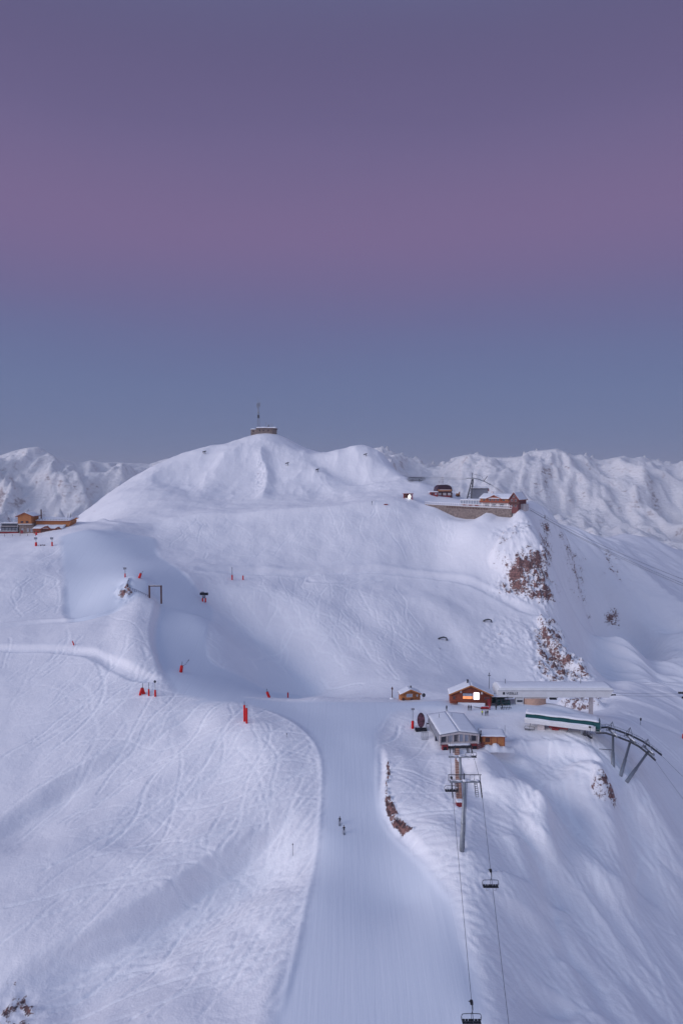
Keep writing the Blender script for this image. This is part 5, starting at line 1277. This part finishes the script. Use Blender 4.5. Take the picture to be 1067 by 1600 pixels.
for u, v, hp, lb in ((457.5,1337,17,'thin dark marker stake with a small head on the left slope beside the piste'),(448,1152,5,'tiny dark stake on the crest left of the piste')):
    h = hit(u, v); k = h[1]/F*1.1; t = thing('marker_stake', lb, 'stake', h)
    MB().tube([(0,0,-0.4),(0,0,hp*k)],0.045,6).build('pole', M['darksteel'], t); MB().ell((0,0,hp*k),(0.13,0.13,0.2)).build('head', M['black'], t)
# gate frame on the knoll
h = hit(234, 934); k = h[1]/F; t = thing('tunnel_portal', 'dark square timber portal frame with netting on the snowy knoll', 'portal', h)
m = MB(); W_ = 18.5*k; Hh = 18*k
m.build if False else None
for x in (0, W_): MB().box(x-0.28,x+0.28,-0.28,0.28,-2.5,Hh).build('post', M['darkwood'], t)
MB().box(-0.3,W_+0.3,-0.3,0.3,Hh+0.002,Hh+0.4).build('lintel', M['darkwood'], t); snow_cap(0.2,W_-0.2,-0.2,0.5,0,0.15,8,2,t,'lintel_snow',0.1,lambda x,y:Hh+0.404,3)
p0 = Vector(h); p1 = Vector(hit(208, 922)); m = MB()
for i in range(10):
    a = (p1-p0)*(i/9); m.box(a.x-0.05,a.x+0.05,a.y-0.05,a.y+0.05,a.z-0.3,a.z+0.9)
m.bar(Vector((0,0,0.8)), (p1-p0)+Vector((0,0,0.8)), 0.08); m.build('net_fence', M['greycloth'], t)
# oval disc on its base
h, k = base_at(657.5, 1141)
t = thing('oval_disc', 'tall dark violet oval disc standing upright on a low dark base', 'oval sign', h)
MB().prism([(1.15*math.cos(a), 3.1+2.25*math.sin(a)) for a in [i*math.pi/14 for i in range(28)]], -0.22, 0.22).build('disc', M['purple'], t, 0.08)
m = MB(); m.prism([(1.0*math.cos(a), 3.1+2.0*math.sin(a)) for a in [i*math.pi/14 for i in range(28)]], -0.26, -0.225).build('disc_face', mat('mottled_disc_face',(0.10,0.04,0.06),0.35,0.9,1.5), t)
MB().box(-1.6,1.7,-0.8,0.8,-0.4,0.55).box(-1.9,-1.3,-0.9,-0.3,0.2,1.0).build('base', M['black'], t, 0.05); MB().box(-0.2,0.2,-0.15,0.15,0.5,1.0).build('stem', M['darksteel'], t)
p0 = Vector(hit(666,1137)); p1 = Vector(hit(684,1135)); t = thing('ski_rack', 'low dark ski rack rail between the oval disc and the grey station', 'ski rack', p0)
m = MB(); m.bar(Vector((0,0,1.2)), p1-p0+Vector((0,0,1.2)), 0.25); m.build('rail', M['darksteel'], t)
for i in range(4): q = (p1-p0)*(i/3); MB().box(q.x-0.05,q.x+0.05,q.y-0.05,q.y+0.05,q.z-0.3,q.z+1.7).build('post', M['darksteel'], t)
h, k = base_at(663.5, 1156); t = thing('cage_frame', 'small open grey cage of thin bars half sunk in snow below the oval disc', 'cage', h)
m = MB()
for x in (-0.9,-0.35,0.3,0.9): m.bar((x,0,-0.4),(x,0,2.3),0.09); m.bar((x,1.0,-0.4),(x,1.0,2.3),0.09)
m.bar((-0.9,0,2.2),(0.9,0,2.2),0.09); m.bar((-0.9,0,0.2),(0.9,0,0.2),0.09); m.build('bars', M['grey'], t)
h, k = base_at(682, 1157); t = thing('cabinet', 'small dark cabinet at the foot of the grey station side wall', 'cabinet', h)
MB().box(-0.45,0.45,-0.4,0.4,-0.3,1.0).build('box', M['navy'], t, 0.04); MB().box(-0.5,0.5,-0.45,0.45,1.005,1.08).build('lid', M['black'], t)
h, k = base_at(612.5, 1092); t = thing('lone_post', 'lone dark wooden post on a snow mound left of the small log cabin', 'post', h)
MB().tube([(0,0,-0.5),(0,0,4.2)],0.16,8,0.13).build('pole', M['darkwood'], t); MB().box(-0.3,0.3,-0.2,-0.05,3.3,3.9).build('plate', M['darkwood'], t); MB().ell((0,0,0),(0.9,0.8,0.5)).build('snow_mound', M['roofsnow'], t)
h = at(763.5, 1098, 231); t = thing('antenna_pole', 'thin tall pole with a small crossed head behind the lit chalet', 'pole', (h[0],h[1],Hz(h[0],h[1])))
zt_ = at(763.5,1052,231)[2]-Hz(h[0],h[1])
MB().tube([(0,0,-0.5),(0,0,zt_)],0.09,8).build('pole', M['darksteel'], t); MB().box(-0.5,0.5,-0.06,0.06,zt_-0.8,zt_-0.6).ell((0,0,zt_),(0.2,0.2,0.2)).build('head', M['darksteel'], t)
h = at(772, 1095, 228); t = thing('small_mast', 'short T-headed mast between the chalet roof and the white station', 'mast', (h[0],h[1],Hz(h[0],h[1])))
zt_ = at(772,1075,228)[2]-Hz(h[0],h[1]); MB().tube([(0,0,-0.5),(0,0,zt_)],0.10,8).build('pole', M['darksteel'], t); MB().box(-0.7,0.7,-0.1,0.1,zt_,zt_+0.25).build('crossbar', M['darksteel'], t)
for u, v, lb in ((691,1000,'left one of two short bent gas-exploder tubes on the mid slope'),(761,972,'right one of two bent gas-exploder tubes, nearer the cliffs')):
    h = hit(u, v); k = h[1]/F; t = thing('avalanche_exploder', lb, 'exploder tube', h, 0, 'avalanche exploder tubes')
    MB().tube([(2.4,0.5,-0.3),(1.8,0,1.0),(0.6,0,1.35),(-0.8,-0.1,1.1),(-2.0,-0.2,0.5)], [0.26,0.3,0.34,0.38,0.45], 10).build('tube', M['darksteel'], t); MB().box(1.6,2.4,0.1,0.9,-0.6,0.2).build('footing', M['grey'], t)
for u, v, lb, rot in ((320,709,'small dark avalanche barrier high on the left shoulder of the summit hill',0),(449,727,'small dark avalanche tube below and right of the summit building',0.5),(496,737,'dark speck-sized avalanche tube on the slope between the two summits',-0.5),(571,713,'dark barrier near the top of the right-hand rounded summit',0.2)):
    h = hit(u, v); t = thing('avalanche_barrier', lb, 'barrier', h, rot)
    MB().bar((-1.6,0,1.4),(1.3,0,2.2),0.5,0.7).build('bar', M['black'], t); MB().bar((0.6,0,-0.6),(0.4,0,2.0),0.3).build('post', M['darksteel'], t)
h = hit(1064,1153); t = thing('marker_post', 'small red marker cut by the right edge beside the snow track', 'marker', h)
MB().tube([(0.6,0,-0.3),(0.6,0,1.3)],0.35,10).build('foam_pad', M['redpad'], t); MB().tube([(0.6,0,1.0),(0.6,0,1.9)],0.05,6).build('pole', M['darksteel'], t)
h = hit(1000,1133); t = thing('slope_stake', 'thin grey stake above the snow track right of the trestle', 'stake', h)
MB().tube([(0,0,-0.3),(0,0,2.6)],0.06,6).build('pole', M['darksteel'], t); MB().box(-0.3,0.3,-0.1,-0.06,1.6,2.5).build('plate', M['darksteel'], t)

# ------------------------------------------------------------------ people
def person(label, u, v, top, legs, cap, rz=0.0, pose='stand', group=None, skis=False, poles=False):
    h = hit(u, v); root = thing('person', label, 'person', h, rz, group)
    J = {'pel':(0,0,0.95),'sp':(0,0.02,1.15),'ch':(0,0.02,1.36),'nk':(0,0.0,1.50),'hd':(0,-0.02,1.60),'hd2':(0,-0.02,1.70)}
    for s, n_ in ((-1,'l'),(1,'r')):
        J['hip'+n_] = (0.10*s,0,0.90); J['kn'+n_] = (0.12*s,-0.04,0.50); J['an'+n_] = (0.13*s,0.02,0.10); J['to'+n_] = (0.15*s,-0.17,0.06)
        J['sh'+n_] = (0.19*s,0.02,1.40)
        if pose == 'stand': J['el'+n_] = (0.27*s,0.06,1.14); J['wr'+n_] = (0.27*s,-0.06,0.90)
        else: J['el'+n_] = (0.32*s,-0.02,1.12); J['wr'+n_] = (0.30*s,-0.30,1.05)
    if pose == 'ski':
        for n_, s in (('l',-1),('r',1)): J['kn'+n_] = (0.13*s,-0.18,0.52); J['hip'+n_] = (0.11*s,0.02,0.88)
        J['ch'] = (0,-0.10,1.30); J['sp'] = (0,-0.03,1.10); J['nk'] = (0,-0.14,1.44); J['hd'] = (0,-0.18,1.55); J['hd2'] = (0,-0.18,1.64)
        for n_, s in (('l',-1),('r',1)): J['sh'+n_] = (0.19*s,-0.10,1.34); J['el'+n_] = (0.33*s,-0.10,1.10); J['wr'+n_] = (0.36*s,-0.34,1.02)
    E = [('pel','sp'),('sp','ch'),('ch','nk'),('nk','hd'),('hd','hd2')]+[(a+n_, b+n_) for n_ in 'lr' for a, b in (('hip','kn'),('kn','an'),('an','to'),('sh','el'),('el','wr'))]+[('pel','hipl'),('pel','hipr'),('ch','shl'),('ch','shr')]
    Rd = {'pel':0.15,'sp':0.14,'ch':0.165,'nk':0.06,'hd':0.10,'hd2':0.095,'hip':0.105,'kn':0.075,'an':0.06,'to':0.05,'sh':0.085,'el':0.06,'wr':0.045}
    names = list(J); vs = [J[n_] for n_ in names]; rad = [Rd.get(n_, Rd.get(n_[:-1], 0.05)) for n_ in names]; ed = [(names.index(a), names.index(b)) for a, b in E]
    for n_, s in (('l',-1),('r',1)):              # palm and five unequal fingers, slightly curled
        w = Vector(J['wr'+n_]); d = (w-Vector(J['el'+n_])).normalized(); pw_ = len(vs); palm = w+d*0.07; vs.append(tuple(palm)); rad.append(0.033); ed.append((names.index('wr'+n_), pw_))
        side = d.cross(Vector((0,-1,0.2))).normalized()
        for fi, (o_, ln) in enumerate(((-0.028,0.075),(-0.010,0.088),(0.009,0.082),(0.027,0.066))):
            a = palm+side*o_+d*0.03; b = a+d*ln*0.55; c_ = b+d*ln*0.25+Vector((0,-0.03,-0.012)); i0 = len(vs); vs += [tuple(a),tuple(b),tuple(c_)]; rad += [0.010,0.009,0.008]; ed += [(pw_,i0),(i0,i0+1),(i0+1,i0+2)]
        a = w+d*0.035-side*0.035; b = a+d*0.04-side*0.02; i0 = len(vs); vs += [tuple(a),tuple(b)]; rad += [0.012,0.010]; ed += [(pw_,i0),(i0,i0+1)]
    me = bpy.data.meshes.new('body'); me.from_pydata(vs, ed, []); me.update(); ob = bpy.data.objects.new('body', me); C.objects.link(ob)
    sk = ob.modifiers.new('skin','SKIN')
    for i, vv in enumerate(me.skin_vertices[0].data): vv.radius = (rad[i], rad[i]*(0.8 if names[i] in ('sp','ch','pel') else 1.0) if i < len(names) else rad[i]); vv.use_root = (i == 0)
    ob.modifiers.new('sub','SUBSURF').levels = 1
    bpy.context.view_layer.update(); m2 = bpy.data.meshes.new_from_object(ob.evaluated_get(bpy.context.evaluated_depsgraph_get()))
    ob.modifiers.clear(); ob.data = m2; m2.materials.clear()
    for mm in (legs, top, 'skin', 'rubber'): m2.materials.append(M[mm])
    for p in m2.polygons:
        c_ = p.center; p.use_smooth = True
        p.material_index = 3 if c_.z < 0.15 or (abs(c_.x) > 0.2 and (c_.z < 0.93 or c_.y < -0.27)) else 0 if c_.z < 0.92 else 1 if c_.z < J['nk'][2]+0.02 else 2
    ob.parent = root
    hx, hy, hz_ = J['hd2']
    MB().ell((hx,hy+0.015,hz_+0.02),(0.125,0.14,0.12),14,8).build('helmet', M[cap], root)
    MB().box(hx-0.09,hx+0.09,hy-0.14,hy-0.10,hz_-0.06,hz_-0.015).build('goggles', M['glass'], root, 0.01)
    f = MB(); f.ell((hx,hy-0.11,hz_-0.085),(0.018,0.03,0.025),6,5).build('nose', M['skin'], root)
    if skis:
        for s in (-1, 1): MB().box(0.13*s-0.05,0.13*s+0.05,-0.95,0.75,0.0,0.03).prism([(-0.95,0.0),(-1.1,0.10),(-1.12,0.115),(-0.95,0.03)], 0.13*s-0.05, 0.13*s+0.05, 'x').build('ski', M['black'], root)
    return root, h, J
def at_rel(root, p): return root.matrix_basis @ Vector(p) if False else Vector(root.location)+Matrix.Rotation(root.rotation_euler[2],3,'Z') @ Vector(p)
def ski_pole(root, J, lab):
    for n_, s, w in (('l',-1,'on the left side'),('r',1,'on the right side')):
        p = at_rel(root, Vector(J['wr'+n_])+Vector((0,-0.06,-0.02))); q = at_rel(root, (0.5*s, 0.45, 0.05))
        o = MB().tube([(0,0,0.05), (0,0,0), q-p], [0.018,0.012,0.008], 6).ell((q-p)*0.94,(0.05,0.05,0.015),8,4).build('ski_pole', M['black']); o.location = p
        tag(o, 'thin dark ski pole held '+w+' by the '+lab, 'ski pole')
up = math.pi
r1, h1, J1 = person('person in dark clothes skiing ahead, the upper of two on the empty piste', 530.8, 1288, 'black', 'navy', 'black', up, 'ski', None, True)
r2, h2, J2 = person('person in dark clothes and greyer trousers, lower of two skiers on the piste', 537.4, 1302, 'black', 'greycloth', 'black', up+0.1, 'ski', None, True)
ski_pole(r1, J1, 'upper skier on the piste'); ski_pole(r2, J2, 'lower skier on the piste')
person('person in dark clothes standing alone left of the chalet front', 697.5, 1110.5, 'black', 'navy', 'black', 0.3)
person('person in black, left of a close pair in front of the lit window', 731.8, 1110, 'black', 'black', 'black', 0.2)
person('person in dark blue, right of a close pair in front of the lit window', 735.4, 1110, 'navy', 'black', 'black', -0.3)
person('person in a yellow-green jacket near the rescue toboggan', 753.0, 1118, 'yellow', 'black', 'black', 2.8)
person('person in grey clothes standing right of the yellow-green jacket', 758.2, 1118.5, 'greycloth', 'black', 'greycloth', 0.5)
person('person in dark clothes with a light helmet, last of the three by the toboggan', 761.3, 1118, 'black', 'greycloth', 'yellow', 0.0)
person('person in a red jacket at the head of the rescue toboggan', 764.5, 1109, 'redcloth', 'redcloth', 'redcloth', 0.0)
person('person in black standing below the dark gate shelter', 774.5, 1109, 'black', 'black', 'black', 0.4)
person('person in black leaning by the snow edge left of the white booth', 784.5, 1108, 'black', 'navy', 'black', 1.0)
h, k = base_at(757.5, 1108); t = thing('rescue_toboggan', 'dark red rescue toboggan with long handles before the lit chalet', 'toboggan', h)
MB().box(-1.5,1.3,-0.4,0.4,0.05,0.5).build('tub', M['red'], t, 0.12); MB().box(-1.2,1.0,-0.33,0.33,0.505,0.75).build('blanket', M['redcloth'], t, 0.08)
MB().tube([(-1.5,-0.3,0.4),(-3.6,-0.1,0.75),(-3.6,0.1,0.75),(-1.5,0.3,0.4)],0.05,6).build('handle', M['darksteel'], t)
h, k = base_at(790, 1108); t = thing('ski_stand', 'low dark ski stand with skis lying on it, near the white booth', 'ski stand', h)
m = MB(); m.bar((-1.8,0,0.5),(1.8,0.3,0.5),0.12); m.build('rail', M['rubber'], t)
for x in (-1.6, 1.6): MB().bar((x,0,-0.3),(x,0.1,0.5),0.1).build('leg', M['rubber'], t)
for i in range(4): MB().bar((-1.7+i*0.8,-0.7,0.1),(-1.1+i*0.8,0.5,0.75),0.10,0.04).build('ski', M['black'], t)


# ------------------------------------------------------------------ air
if HAZE:
    m = bpy.data.materials.new('haze_air'); m.use_nodes = True; nt_ = m.node_tree; nt_.nodes.clear()
    pv = nt_.nodes.new('ShaderNodeVolumePrincipled'); pv.inputs['Color'].default_value = (0.82,0.84,0.95,1); pv.inputs['Density'].default_value = HAZE; pv.inputs['Anisotropy'].default_value = 0.0
    ou = nt_.nodes.new('ShaderNodeOutputMaterial'); nt_.links.new(pv.outputs[0], ou.inputs['Volume'])
    zlo = min(float(ZZ.min()), ZFAR-60)-60
    hz_o = MB().box(-12400,12400,-12400,12400,zlo,CAMZ+ZTOP+12).build('haze', m); tag(hz_o, 'thin pale air over the mountains', None, None, 'stuff')
